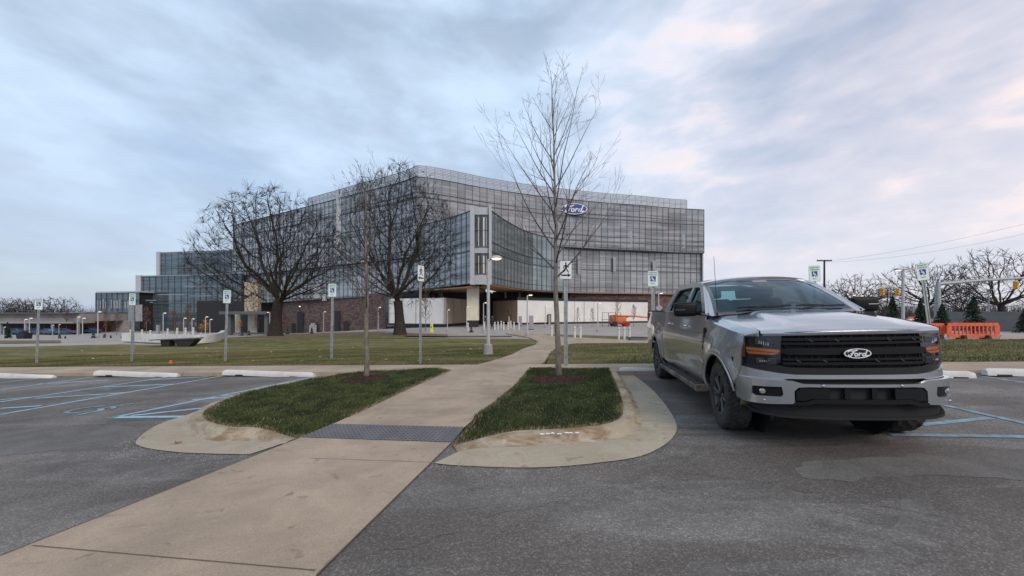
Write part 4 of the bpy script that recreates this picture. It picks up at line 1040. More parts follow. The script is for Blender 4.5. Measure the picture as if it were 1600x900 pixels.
# --- far left pavilion / car deck (its floor lies lower than the lawn)
pv = thing('car_deck', 'long low car deck with flat roof at the far left', 'building'); D0 = 96; zg = T(-110, D0)
zr, zw, zc_ = PZ(490, D0), PZ(502.5, D0), PZ(505, D0)
m = MB(); m.box((-190, D0+1, zw), (PX(118, D0), D0+14, zr)); m.build('upper_wall', 'farwall', pv)
m = MB(); m.box((-190, D0-.5, zr), (PX(118, D0), D0+15, zr+.22)); m.build('roof_slab', 'mull', pv)
m = MB(); m.box((-190, D0-2, zc_), (PX(128, D0), D0+3, zw)); m.build('canopy', 'grey', pv)
m = MB(); m.box((-190, D0+12, zg), (PX(128, D0), D0+13, zw)); m.build('back_wall', 'farwall', pv)
for k in range(14):
    m = MB(); x = -185+k*6.2; m.box((x, D0-1.6, zg), (x+.4, D0-1.2, zc_)); m.build('column', 'grey', pv)
b5 = thing('brick_building', 'small red brick building beside the dark glass block', 'building')
m = MB(); m.box((PX(118, 104), 102, zg), (PX(149, 104), 114, PZ(489, 104))); m.build('wall', mat('red_brick_far', (.22, .085, .055), .9, var=.3, scale=2), b5)
m = MB(); m.box((PX(117, 104), 101.5, PZ(489, 104)), (PX(150, 104), 114.5, PZ(487.5, 104))); m.build('roof', 'grey', b5)
m = MB(); m.box((PX(112, 104), 100.9, PZ(506, 104)), (PX(149, 104), 101.9, PZ(502, 104))); m.build('awning', 'farwall', b5)
# ================================================================ TREES
def seg_mesh(segs, sides=lambda r: 4 if r < .03 else 7):
    m = MB()
    for pts, rad in segs: m.tube(pts, rad, sides(rad[0]), cap=False)
    return m
def jit(rnd, d, a):
    v = Vector((rnd.gauss(0, 1), rnd.gauss(0, 1), rnd.gauss(0, 1))); v = (v-d*v.dot(d)); return (d+v.normalized()*a*abs(rnd.gauss(0, .6))).normalized()
def branch(rnd, p, d, ln, r, depth, out_, up=.12, wig=.16, nsub=(3, 5), spread=.75, rmin=.006, steps=5):
    pts, rad = [p.copy()], [r]; q = p.copy(); dd = d.copy(); kids = []
    for i in range(steps):
        dd = jit(rnd, dd, wig); dd.z += up*rnd.uniform(.3, 1.2)/steps*2; dd.normalize()
        q = q+dd*ln/steps; rr = max(rmin*.6, r*(1-.55*(i+1)/steps)); pts.append(q.copy()); rad.append(rr); kids.append((q.copy(), dd.copy(), rr, (i+1)/steps))
    out_.append((pts, rad))
    if depth <= 0: return
    n = rnd.randint(*nsub)
    for k in range(n):
        i = min(steps-1, max(0, int(steps*(rnd.uniform(.42, 1.0)))))
        q, dd, rr, t = kids[i]
        side = jit(rnd, dd, 1.0).normalized(); ax = (side-dd*side.dot(dd)).normalized()
        a = rnd.uniform(.5, 1.1)*spread; nd = (dd*cos(a)+ax*sin(a)).normalized()
        branch(rnd, q, nd, ln*rnd.uniform(.55, .8)*(1.05-.3*t), rr*rnd.uniform(.5, .72), depth-1, out_, up, wig, nsub, spread, rmin, max(3, steps-1))
    q, dd, rr, t = kids[-1]
    branch(rnd, q, jit(rnd, dd, .25), ln*.72, rr*.95, depth-1, out_, up, wig, nsub, spread, rmin, max(3, steps-1))
def big_tree(name, label, cat, loc, h, wdt, seed, trunk_h, r0, m='twig', rmin=.012, group=None, lean=0, na=2600, st=.36, tw=3, tm='bark2', twl=.75, dep=1.0, droop=.62):
    "space colonisation: limbs grow towards points scattered through a lumpy dome"
    from mathutils.kdtree import KDTree
    rnd = random.Random(seed); t = thing(name, label, cat, loc, 0, group)
    zc = trunk_h+(h-trunk_h)*.36; ax = wdt/2; az = h-zc; zl = (zc-trunk_h*droop); ph = [rnd.uniform(0, 6.3) for _ in range(6)]
    at_ = []
    while len(at_) < na:
        q = Vector((rnd.uniform(-1, 1), rnd.uniform(-1, 1), rnd.uniform(-1, 1))); r = q.length
        if r > 1 or r < .12: continue
        a = atan2(q.y, q.x); e_ = q.z/r
        lump = .90+.08*sin(3*a+ph[0]+2*e_)+.06*sin(5*a+ph[1]-4*e_)+.05*sin(7*e_+ph[2]+a)
        if r > lump: continue
        if q.z < 0 and hypot(q.x, q.y) < .35: continue
        at_.append(Vector((q.x*ax, q.y*ax*dep, zc+q.z*(az if q.z > 0 else zl))))
    nodes = []; par = []; n0 = 6
    for k in range(n0+1): nodes.append(Vector((lean*(k/n0)**2, 0, -.1+(trunk_h+.1)*k/n0))); par.append(k-1)
    dirs = [Vector((0, 0, 1))]*len(nodes); di, dk = st*9, st*1.7
    for it in range(90):
        kd = KDTree(len(nodes))
        for i, p in enumerate(nodes): kd.insert(p, i)
        kd.balance(); acc = {}; keep = []
        for p in at_:
            co, i, dist = kd.find(p)
            if i < n0-1: i = n0
            if dist < dk: continue
            keep.append(p)
            if dist < di or it < 14: acc.setdefault(i, []).append((p-nodes[i]).normalized())
        at_ = keep
        if not acc or len(nodes) > 14000: break
        for i, l in acc.items():
            s = Vector()
            for v_ in l: s += v_
            s = s/len(l)
            dd = (s+dirs[i]*.35+Vector((rnd.gauss(0, .16), rnd.gauss(0, .16), rnd.gauss(0, .12)+.04))).normalized()
            if s.length < .25 and it > 5 and rnd.random() < .5: continue
            if sum(1 for _ in l) > 3 and len(l) > 40 and i <= n0+3:      # split the first fork into several limbs
                for g_ in range(3):
                    v_ = rnd.choice(l); d2 = (v_*1.0+dirs[i]*.3).normalized(); nodes.append(nodes[i]+d2*st); par.append(i); dirs.append(d2)
            nodes.append(nodes[i]+dd*st); par.append(i); dirs.append(dd)
    N_ = len(nodes); ch = [[] for _ in range(N_)]
    for i in range(1, N_): ch[par[i]].append(i)
    rr = [0.0]*N_; ex = 2.02
    for i in range(N_-1, -1, -1): rr[i] = rmin*1.25 if not ch[i] else sum(rr[c]**ex for c in ch[i])**(1/ex)
    sc_ = min(1.6, r0/max(rr[n0], 1e-6)); 
    rr = [max(rmin, (r-rmin)*sc_+rmin*.7) if i > n0 else r0*(1.0+.75*(1-i/n0)**3) for i, r in enumerate(rr)]
    mt_ = MB(); mt_.tube(nodes[:n0+1], rr[:n0+1], 14, cap=False); mc = MB()
    for i in range(n0, N_):
        for c in ch[i]:
            pts, rad = [nodes[i].copy()], [min(rr[i], rr[c]*1.25)]; k = c
            while True:
                pts.append(nodes[k].copy()); rad.append(rr[k]); 
                if len(ch[k]) == 0: break
                nxt = max(ch[k], key=lambda q: rr[q])
                if len(ch[k]) > 1: break
                k = nxt
            if i == n0 or len(ch[i]) > 1:
                big = rad[0] > r0*.22
                (mt_ if big else mc).tube(pts, rad, 8 if big else (5 if rad[0] > .04 else 3), cap=False)
    for i in range(n0+1, N_):
        if rr[i] < rmin*4 and (not ch[i] or rnd.random() < .45):
            for _ in range(tw if not ch[i] else 1):
                d2 = jit(rnd, dirs[i], .95); d2.z += .12; d2.normalize(); p = nodes[i].copy(); ps = [p.copy()]; L_ = twl*rnd.uniform(.5, 1.2)
                for s in range(3): d2 = jit(rnd, d2, .22); p = p+d2*L_/3; ps.append(p.copy())
                mc.tube(ps, [rmin, rmin*.85, rmin*.7, rmin*.4], 3, cap=False)
    mt_.build('trunk', tm, t, smooth=True); mc.build('crown', m, t)
    return t
def young_tree(name, label, loc, h, r0, seed, nb, spread_w, zb0, m='twigy', tm='bark1', group=None, leafy=0, lm=None, sub=(4, 7), rmin=.0032, lean=0):
    rnd = random.Random(seed); t = thing(name, label, 'tree', loc, 0, group)
    n = 16; pts, rad = [], []; x = y = 0
    for i in range(n+1):
        f = i/n; pts.append(Vector((x, y, -.08+f*(h+.08)))); rad.append(r0*((1-f)**.85)*(1.25 if i == 0 else 1)+.003)
        x += rnd.gauss(0, .012)*h/6+lean/n; y += rnd.gauss(0, .012)*h/6
    mb = MB(); mb.tube(pts, rad, 10); mb.build('trunk', tm, t, smooth=True)
    segs = []
    for k in range(nb):
        f = zb0+(1-zb0)*(k/nb)**.95*.97; z = f*h; i = min(n-1, int(f*n)); p = pts[i].lerp(pts[i+1], f*n-i)
        a = k*2.4+rnd.uniform(-.5, .5); g_ = (f-zb0)/(1-zb0); reach = spread_w*(1-g_)**.75*rnd.uniform(.75, 1.1)*(1 if g_ > .06 else .9)+.12
        el = radians(38+30*g_+rnd.uniform(-8, 8)); d = Vector((cos(a)*cos(el), sin(a)*cos(el), sin(el)))
        ln = reach/cos(el)*.80; q = p.copy(); dd = d.copy(); ps, rs = [q.copy()], [max(.006, r0*.33*(1-g_*.65))]; st = 9
        for s in range(st):
            dd = jit(rnd, dd, .11); dd.z += .055; dd.normalize(); q = q+dd*ln/st; ps.append(q.copy()); rs.append(max(rmin*.8, rs[0]*(1-(s+1)/st*.9)))
            if s >= 1:
                for _ in range(rnd.choice((0, 1, 1)) if st > 1 and sub[0] >= 4 else 1):
                    sd = jit(rnd, dd, 1).normalized(); ax = (sd-dd*sd.dot(dd)).normalized(); an = rnd.uniform(.5, .95); nd = (dd*cos(an)+ax*sin(an)); nd.z += .12; nd.normalize()
                    branch(rnd, q.copy(), nd, ln*rnd.uniform(.16, .36)*(1.1-s/st*.5), max(rmin, rs[-1]*.6), 1 if sub[0] < 4 else 2, segs, .10, .13, (1, 2), .6, rmin, 4)
        segs.append((ps, rs))
    crown = seg_mesh(segs, lambda r: 3 if r < .006 else 5)
    crown.build('crown', m, t)
    if leafy:
        mb = MB()
        for k in range(leafy):
            s, _ = rnd.choice(segs); p = rnd.choice(s)+Vector((rnd.uniform(-.06, .06),)*3); a = Vector([rnd.uniform(-1, 1) for _ in range(3)]).normalized(); b = a.orthogonal().normalized(); s_ = rnd.uniform(.035, .075)*h/4
            mb.add([p-a*s_, p+b*s_*.6, p+a*s_, p-b*s_*.6], [(0, 1, 2, 3)])
        mb.build('leaves', lm or 'rust', t)
    return t
def on_ground(c, z=0): return (c.x, c.y, T(c.x, c.y)+z)
young_tree('young_tree', 'tall bare young tree rising from mulch in the right grass island', on_ground(TREE_R, .12), 5.62, .064, 11, 25, 2.15, .375, lean=-.16)
young_tree('young_tree', 'slim bare young tree rising from mulch in the left grass island', on_ground(TREE_L, .12), 4.55, .060, 23, 26, 1.0, .30)
c = G(430, 526.5); big_tree('large_tree', 'wide old bare tree on the lawn before the left glass wing', 'tree', on_ground(c), PZ(289, c.y)-T(*c), 242/F*c.y, 5, 3.3, .44, lean=.3, rmin=.011, na=5200, st=.32, tw=8, twl=.9)
c = G(625, 524.5); big_tree('large_tree', 'tall old bare tree on the lawn before the glass corner tower', 'tree', on_ground(c), PZ(247, c.y)-T(*c), 215/F*c.y, 27, 3.4, .42, lean=-.2, rmin=.011, na=5400, st=.32, tw=8, twl=.9)
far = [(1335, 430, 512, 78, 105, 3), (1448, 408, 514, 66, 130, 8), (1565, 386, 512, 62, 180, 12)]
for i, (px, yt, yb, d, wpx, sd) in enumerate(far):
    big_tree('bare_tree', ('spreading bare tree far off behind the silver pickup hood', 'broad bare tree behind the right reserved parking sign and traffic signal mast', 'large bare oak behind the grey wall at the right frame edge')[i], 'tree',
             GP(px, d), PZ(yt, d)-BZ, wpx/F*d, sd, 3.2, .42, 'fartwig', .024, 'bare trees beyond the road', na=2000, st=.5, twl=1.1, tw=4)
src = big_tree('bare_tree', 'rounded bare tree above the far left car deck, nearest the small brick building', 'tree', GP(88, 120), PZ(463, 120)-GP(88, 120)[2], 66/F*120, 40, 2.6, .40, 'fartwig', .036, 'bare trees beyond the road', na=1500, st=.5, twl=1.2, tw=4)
for i, (px, d, s, lb) in enumerate([(8, 124, 1.0, 'bare tree above the car deck, cut by the left frame edge'), (50, 128, .98, 'bare tree above the car deck behind the leftmost reserved parking sign'),
        (30, 118, .85, 'lowest bare tree above the car deck, left of the leftmost parking sign'), (1312, 120, .95, 'small bare tree just right of the utility pole'), (1380, 110, .95, 'bare tree between the hood of the pickup and the tall parking lot light'),
        (1505, 95, .9, 'bare tree between the signal mast and the large right oak')]):
    dup(src, lb, GP(px, d), i*1.3+.4, s)
# far wood line
def scrub(name, x0, x1, d, hgt, n, label, m='fartwig', seed=1):
    rnd = random.Random(seed); mb = MB()
    for k in range(n):
        x = rnd.uniform(PX(x0, d), PX(x1, d)); y = d+rnd.uniform(0, 8); b = Vector((x, y, T(x, y))); h = hgt*rnd.uniform(.5, 1)
        for j in range(9):
            a = Vector((rnd.gauss(0, .35), rnd.gauss(0, .2), 1)).normalized(); p0 = b+Vector((rnd.uniform(-.3, .3), 0, h*rnd.uniform(0, .5))); p1 = p0+a*h*rnd.uniform(.3, .6)
            w = Vector((.04, 0, 0)); mb.add([p0-w, p0+w, p1], [(0, 1, 2)])
    struct(mb.build(name, m), 'stuff', label, 'shrubs')
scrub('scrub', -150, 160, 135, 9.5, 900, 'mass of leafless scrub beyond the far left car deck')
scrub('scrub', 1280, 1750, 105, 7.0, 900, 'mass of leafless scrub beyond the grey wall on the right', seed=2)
# evergreens
def spruce(label, px, d, yt, wpx, seed, yb=None):
    rnd = random.Random(seed); h = PZ(yt, d)-GP(px, d)[2]; w = wpx/F*d/2; t = thing('spruce_tree', label, 'tree', GP(px, d), 0, 'young spruces by the road')
    m = MB(); m.tube([(0, 0, 0), (0, 0, h*.96)], [.07, .01], 6); m.build('trunk', 'bark2', t); m = MB()
    for k in range(int(330)):
        f = (k/330)**.8; z = h*(.06+.93*f); r = w*(1-f)**.85*rnd.uniform(.7, 1.1)+.03; a = rnd.uniform(0, 6.28); n = 9
        for j in range(n):
            q = r*(j+1)/n; s = .13*(1-f*.5)*rnd.uniform(.6, 1.2); c = Vector((cos(a)*q, sin(a)*q, z-.28*q+rnd.uniform(-.05, .05)))
            b = rnd.uniform(0, 6.28); m.add([c+Vector((cos(b)*s, sin(b)*s, rnd.uniform(-.04, .04))), c+Vector((cos(b+2.2)*s, sin(b+2.2)*s, .03)), c+Vector((cos(b+4.2)*s*.6, sin(b+4.2)*s*.6, -.09))], [(0, 1, 2)])
    m.build('crown', 'needle', t)
spruce('small dark spruce just above the pickup hood', 1395, 45, 462, 26, 1)
spruce('dark spruce directly left of the right parking sign post', 1438, 44, 468, 26, 2)
spruce('spruce between the parking sign post and the orange barrier', 1472, 42, 474, 30, 3)
spruce('full dark spruce standing in front of the grey panel wall', 1521, 42, 462, 38, 4)
spruce('spruce cut by the right frame edge', 1604, 44, 478, 30, 5)
spruce('narrow dark evergreen before the car deck at the far left', 12, 80, 503, 9, 6)
# small trees of the forecourt
proto = young_tree('small_tree', 'thin leafless plaza tree in front of the white hoarding with russet leaves', GP(665, 50), 4.6, .05, 5, 20, .95, .3, leafy=260, lm='rust', group='small planted trees around the forecourt', sub=(3, 5), rmin=.010, m='twig')
for px, d, s, lb in [(903, 60, .62, 'small conical russet tree before the hoarding, left of the white lamp'), (925, 60, .60, 'rounder russet tree before the hoarding, next to the white lamp'), (965, 62, .92, 'russet tree just left of the orange lift'),
        (990, 64, .72, 'thin russet tree right behind the orange lift'), (795, 64, .55, 'tiny bare tree at the right hoarding door'), (272, 80, 1.25, 'russet brown tree in front of the curved glass block, left of the pair'),
        (296, 78, 1.45, 'russet brown tree in front of the curved glass block, right of the pair'), (165, 88, 1.2, 'thin tree in front of the lowest glass block, left of two'), (182, 92, 1.1, 'thin tree in front of the lowest glass block, right of two'),
        (228, 84, 1.3, 'thin tree behind the second parking sign'), (104, 95, 1.2, 'thin russet tree before the car deck'), (400, 82, .9, 'thin tree left of the wide old tree by the entrance canopy')]:
    dup(proto, lb, GP(px, d), px*.7, s)
gp = young_tree('small_tree', 'tiny tree with golden leaves beside the lamp left of the third parking sign', GP(321, 78), 3.4, .04, 6, 14, .9, .4, leafy=500, lm='gold', group='golden leaved trees', sub=(3, 5), rmin=.010, m='twig')
for px, s, lb in [(314, .8, 'lower tiny golden tree, leftmost of the golden pair'), (281, .7, 'tiny golden tree in front of the russet pair'), (374, .95, 'golden tree in the lit entrance under the canopy')]:
    dup(gp, lb, GP(px, 79), px, s)

# ================================================================ STREET FURNITURE
def lamp(name, label, px, yb, yt, d=None, side=1, off=0, group='pale path lamps around the building', r=1.0):
    c = G(px, yb, off) if d is None else Vector((PX(px, d), d)); z = T(*c)+off; h = PZ(yt, c.y)-z
    t = thing(name, label, 'lamp', (c.x, c.y, z), 0, group)
    m = MB(); m.tube([(0, 0, .05), (0, 0, h-.05)], [.075*r, .055*r], 12); m.build('pole', 'lamp_grey', t)
    m = MB(); m.lathe([(0, .42*r), (.13*r, .42*r), (.17*r, .39*r), (.19*r, .05), (.21*r, 0)], 16); m.build('base', 'plaza', t)
    m = MB(); m.tube([(0, 0, h-.08), (side*.12, 0, h-.02), (side*.26, 0, h)], [.05*r, .04*r, .035*r], 8)
    m.lathe([(0, .08), (.13, .07), (.19, .025), (.20, 0), (.19, -.02)], 20, Matrix.Translation((side*.28, 0, h)))
    o = m.build('lamp_head', 'lamp_grey', t, smooth=True)
    m = MB(); m.lathe([(0, -.07), (.10, -.062), (.15, -.042), (.18, -.02)], 20, Matrix.Translation((side*.28, 0, h))); m.build('lens', 'lamp_on', o, smooth=True)
    return t
LG = 'pale path lamps around the building'
lamp('path_lamp', 'tall grey path lamp with lit head on the lawn between the two island trees', 763, 553.5, 403, off=.09, r=.85)
LM = lamp('path_lamp', 'lit grey path lamp where the path curves, right of the tall lamp', 824, 527.5, 461, off=.0)
def lampc(label, px, d, yt, side=1):
    h0 = LM['h']; s = (PZ(yt, d)-GP(px, d)[2])/h0
    t = dup(LM, label, GP(px, d), 0 if side > 0 else pi, s); return t
LM['h'] = PZ(461, LM.location.y)-LM.location.z
for a in [('lit lamp just left of the corner column with a round base', 699, 46, 484), ('lit lamp against the tan hoarding beside the corner column', 729, 55, 479), ('lit lamp directly right of the corner column', 755.5, 44, 473, 1),
          ('lit lamp before the long white hoarding, between the two russet trees and the lift', 934, 45, 473), ('small lamp before the hoarding left of the path lamp, near the right door', 852, 58, 478), ('pale lamp at the brick end beside the reserved parking sign above the pickup bed', 1029, 55, 458),
          ('lamp in front of the dark glass bay left of the hoarding', 591, 55, 480), ('lamp against the brick podium between its dark doors', 505.5, 52, 487), ('lamp at the right foot of the wide old tree trunk side', 421.5, 60, 488, -1),
          ('lit lamp before the lowest glass block', 153, 45, 487), ('lit lamp left of the russet tree pair', 255, 48, 489), ('small lamp under the russet pair, left of two', 287, 70, 497), ('small lamp under the russet pair, right of two', 300, 72, 498),
          ('lamp rising out of the golden tree', 321, 62, 495), ('small lamp right of the golden tree', 328, 72, 499), ('lit lamp before the car deck, left of the leftmost parking sign', 38.5, 58, 499), ('lamp pole before the car deck beside the leftmost sign, taller', 46, 62, 497),
          ('twin lamp before the car deck near the brick building, left one', 121, 52, 495), ('twin lamp before the car deck near the brick building, right one', 129, 56, 497), ('far small lamp before the car deck, middle of three', 82, 80, 508), ('far small lamp before the car deck at the thin tree', 92, 82, 507),
          ('low lamp at the far left frame edge', 6, 58, 511)]:
    lampc(*a)
# reserved parking signs
def txt(body, size, m, parent, name, x, z, y, bold=0.0):
    cu = bpy.data.curves.new(name, 'FONT'); cu.body = body; cu.size = size; cu.align_x = 'CENTER'; cu.align_y = 'CENTER'; cu.extrude = .0008; cu.offset = bold
    to = bpy.data.objects.new(name, cu); COL.objects.link(to); bpy.context.view_layer.update()
    me = bpy.data.meshes.new_from_object(to.evaluated_get(bpy.context.evaluated_depsgraph_get())); bpy.data.objects.remove(to)
    me.transform(Matrix.Rotation(pi/2, 4, 'X')); me.transform(Matrix.Translation((x, y, z))); me.materials.clear(); me.materials.append(M[m])
    o = bpy.data.objects.new(name, me); COL.objects.link(o); o.parent = parent; return o
def rrect(w, h, r, n=5):
    p = []
    for cx, cz, a0 in ((w/2-r, h/2-r, 0), (-w/2+r, h/2-r, 90), (-w/2+r, -h/2+r, 180), (w/2-r, -h/2+r, 270)):
        for k in range(n+1): a = radians(a0+90*k/n); p.append((cx+r*cos(a), cz+r*sin(a)))
    return p
def post(m, h, w=.045):
    # U channel post: two flanges and a web with a lit groove
    m.box((-w, -.006, -.25), (-w*.35, .008, h)); m.box((w*.35, -.006, -.25), (w, .008, h)); m.box((-w*.37, .006, -.25), (w*.37, .020, h))
    for k in range(int(h/.15)): m.lathe([(0, 0), (.005, 0)], 6, Matrix.Translation((0, .005, k*.15)) @ Matrix.Rotation(pi/2, 4, 'X'))
def parking_sign(label, px, d, ytop, xtop=None, rz=0, zb=None):
    zg = T(PX(px, d), d)+.10; h = PZ(ytop, d)-zg
    t = thing('parking_sign', label, 'sign', (PX(px, d), d, zg), rz, 'reserved parking signs along the walk')
    if xtop is not None: t.rotation_euler = (0, atan2(PX(xtop, d)-PX(px, d), h), rz)
    m = MB(); post(m, h-.03); m.build('post', 'galv', t)
    cz = h-.235; w_, h_ = .305, .46
    m = MB(); m.prism(rrect(w_, h_, .03), .004, Matrix.Translation((0, -.014, cz))); pl = m.build('sign_plate', 'signg', t)
    m = MB(); m.prism(rrect(w_-.016, h_-.016, .024), .003, Matrix.Translation((0, -.0165, cz))); m.build('sign_face', 'signw', pl)
    txt('RESERVED', .052, 'signg', pl, 'lettering', 0, cz+.175, -.0195, .0012); txt('PARKING', .058, 'signg', pl, 'lettering', 0, cz+.115, -.0195, .0012)
    m = MB(); m.prism(rrect(.155, .155, .008), .003, Matrix.Translation((0, -.019, cz-.005))); bl = m.build('blue_panel', 'signb', pl)
    m = MB(); isa(m, .0015, Matrix.Translation((-.042, -.022, cz-.070)) @ Matrix.Scale(.142, 4), .13); m.build('wheelchair_symbol', 'white', bl)
    txt('ONLY', .045, 'signg', pl, 'lettering', 0, cz-.145, -.0195, .001)
    return t
parking_sign('leftmost reserved parking sign on a leaning post before the car deck', 57, 16.0, 466, 61, radians(6))
parking_sign('reserved parking sign with two grey sign backs behind it, second from left', 205.5, 15.1, 458, 208, radians(-8))
parking_sign('reserved parking sign left of the wide old tree, third from left', 352, 13.7, 453, 356, radians(-8))
parking_sign('reserved parking sign against the brick podium, just left of the slim young tree', 518, 13.6, 443, 520, radians(-8))
parking_sign('reserved parking sign standing above the pickup bed', 1021, 11.5, 423, 1020, radians(-8))
parking_sign('reserved parking sign showing above the pickup windscreen', 1276, 11.4, 415, 1272, radians(-6))
parking_sign('reserved parking sign on a leaning post right of the pickup', 1458, 10.5, 410, 1441, radians(-8))
# two grey sign backs
t = thing('sign_back', 'pair of blank grey sign backs on a post behind the second parking sign', 'sign', on_ground(Vector((PX(208.5, 24), 24))), 0)
m = MB(); z = T(PX(208.5, 24), 24); post(m, PZ(477, 24)-z, .05); m.build('post', 'galv', t)
for a in (-1, 1):
    m = MB(); m.box((a*.10 if a > 0 else -.45, -.01, PZ(502, 24)-z), (.45 if a > 0 else -.10, .01, PZ(476, 24)-z)); o = m.build('blank_plate', 'grey', t); o.rotation_euler = (0, 0, a*.25)
# pedestrian signs
def ped_sign(label, px, pyb, d, ytop, rz, arrow, w_=.30, h_=.46):
    zg = T(PX(px, d), d)+.12; h = PZ(ytop, d)-zg
    t = thing('pedestrian_sign', label, 'sign', (PX(px, d), d, zg), rz)
    m = MB(); post(m, h-.03, .05); m.build('post', 'galv', t)
    cz = h-h_/2
    m = MB(); m.prism(rrect(w_, h_, .035), .005, Matrix.Translation((0, -.014, cz))); pl = m.build('sign_plate', 'galv', t)
    m = MB(); m.prism(rrect(w_-.01, h_-.01, .03), .003, Matrix.Translation((0, -.018, cz))); m.build('sign_face', 'signw', pl)
    k = h_/.62; s = lambda pts: [(x*k*(1 if arrow > 0 else 1), cz+z*k) for x, z in pts]; m = MB(); e = .0015; mt = Matrix.Translation((0, -.0215, 0))
    m.stroke(s([(.0, .235)]), .06*k, .002, mt)
    m.stroke(s([(0, .17), (-.01, .07)]), .065*k, .002, mt)
    m.stroke(s([(-.01, .07), (.045, .0), (.09, -.075)]), .036*k, .002, mt); m.stroke(s([(-.01, .07), (-.03, -.01), (-.085, -.07)]), .036*k, .002, mt)
    m.stroke(s([(0, .18), (.07, .13), (.095, .08)]), .024*k, .002, mt); m.stroke(s([(0, .18), (-.07, .14), (-.08, .07)]), .024*k, .002, mt)
    m.build('walking_figure', 'flat', pl); m = MB(); a = arrow
    m.stroke(s([(-a*.16, -.18), (a*.08, -.18)]), .05*k, .002, mt, disc=False)
    m.prism([(x*k, cz+z*k) for x, z in ((a*.07, -.115), (a*.175, -.18), (a*.07, -.245))][::-a], .002, mt); m.build('arrow', 'flat', pl)
ped_sign('square white walking figure sign with right arrow behind the tall young tree', 884, 575, 10.1, 408, radians(-4), 1)
ped_sign('white walking figure sign with left arrow seen obliquely, right of the slim young tree', 657, 575, 11.5, 415, radians(66), -1)
# bollards
bo = thing('bollard', 'white post bollard at the path mouth, right of the corner lamp', 'bollard', GP(787, 50), 0, 'pale steel bollards along the drive')
m = MB(); m.lathe([(.10, 0), (.10, .98), (.085, 1.03), (0, 1.05)], 12); m.build('tube', 'white_conc', bo); m = MB(); m.lathe([(.105, .80), (.105, .86)], 12); m.build('band', 'grey', bo)
for i, (px, d) in enumerate([(731, 47), (773, 50), (794, 50), (803, 50), (811, 50), (757, 51), (862, 36), (898, 34), (907, 34), (967, 33), (975.5, 33), (983.5, 33), (778, 52), (783, 56), (798, 57), (484.5, 47), (493, 47), (262, 47), (277, 45), (290, 45), (302, 44), (235, 50), (222, 48), (204, 47)]):
    lb = ['short white bollard at the foot of the corner column', 'bollard in the group right of the corner lamp, first after it', 'bollard in the group right of the corner lamp, fourth', 'bollard right of the corner group, last but one', 'bollard at the right end of the corner group', 'bollard just behind the tall lamp pole',
          'bollard left of the tall young tree trunk side by the drive', 'left one of the two bollards under the conical russet tree', 'right one of the two bollards under the conical russet tree', 'left one of the three bollards before the orange lift', 'middle one of the three bollards before the orange lift', 'right one of the three bollards before the orange lift',
          'rear bollard of the corner group, left', 'rear bollard of the corner group, middle', 'rear bollard of the corner group, right', 'left of two bollards before the brick podium doors', 'right of two bollards before the brick podium doors', 'post bollard on the low wall, first from the left plank bench', 'post bollard behind the dark plank bench, second', 'post bollard behind the dark plank bench, third',
          'post bollard behind the dark plank bench, last', 'post bollard left of the bench, third from it', 'post bollard left of the bench, fourth from it', 'post bollard right behind the second parking sign post'][i]
    dup(bo, lb, GP(px, d), 0)
# grey pylons by the path
for px, d, y0, lb in ((830, 52, 493, 'tall dark grey pylon near the path lamp, front of the hoarding'), (813, 66, 494, 'dark slim pylon at the corner of the white hoarding'), (247, 80, 508, 'grey ticket pylon before the curved glass block'), (489, 58, 505, 'dark cabinet before the brick podium')):
    t = thing('pylon', lb, 'pylon', GP(px, d)); hh = PZ(y0, d)-GP(px, d)[2]; m = MB(); m.bbox((-.28, -.2, .05), (.28, .2, hh), .04); m.build('body', 'grey', t); m = MB(); m.box((-.34, -.26, 0), (.34, .26, .06)); m.build('foot', 'dark', t)
# neon marker
t = thing('marker_post', 'short fluorescent yellow marker post before the white hoarding', 'marker', GP(674.5, 44)); m = MB(); m.bbox((-.16, -.06, .12), (.16, .06, 1.0), .05); m.build('panel', 'neon', t); m = MB(); m.bbox((-.22, -.16, 0), (.22, .16, .12), .03); m.build('foot', 'neon', t); m = MB(); m.box((-.05, -.075, .55), (.05, -.061, .72)); m.build('mark', 'dark', t)
# traffic cones / dark weighted bases seen as small dark cones
cn = thing('traffic_cone', 'small dark cone at the foot of the corner column', 'cone', GP(736.5, 45), 0, 'small dark weighted cones about the forecourt')
m = MB(); m.lathe([(.30, 0), (.30, .06), (.17, .10), (.06, .72), (0, .74)], 14); m.build('body', 'dark', cn); m = MB(); m.lathe([(.135, .3), (.10, .48)], 14); m.build('band', 'grey', cn)
for i, (px, d) in enumerate([(146, 44), (163, 50), (173, 54), (190, 56), (213, 50), (227, 56), (272, 58), (280, 56), (291, 60), (301, 58), (338, 52), (378, 50), (389, 52), (449, 50), (93, 48), (102, 54), (487, 44)]):
    dup(cn, 'small dark cone on the plaza, %s' % ['left of the lamp before the lowest glass block', 'first right of the lamp before the lowest glass block', 'second right of the lamp before the lowest glass block', 'a few metres left of the second parking sign', 'just right of the second parking sign post', 'beside the tree right of the second parking sign', 'under the left of the russet pair', 'between the russet pair', 'behind the plank bench', 'under the right of the russet pair', 'left of the third parking sign', 'by the entrance canopy, left', 'by the entrance canopy, right', 'right of the wide old trunk', 'before the car deck beside the leftmost parking sign', 'before the car deck right of the leftmost parking sign', 'before the brick podium doors'][i], GP(px, d), i)
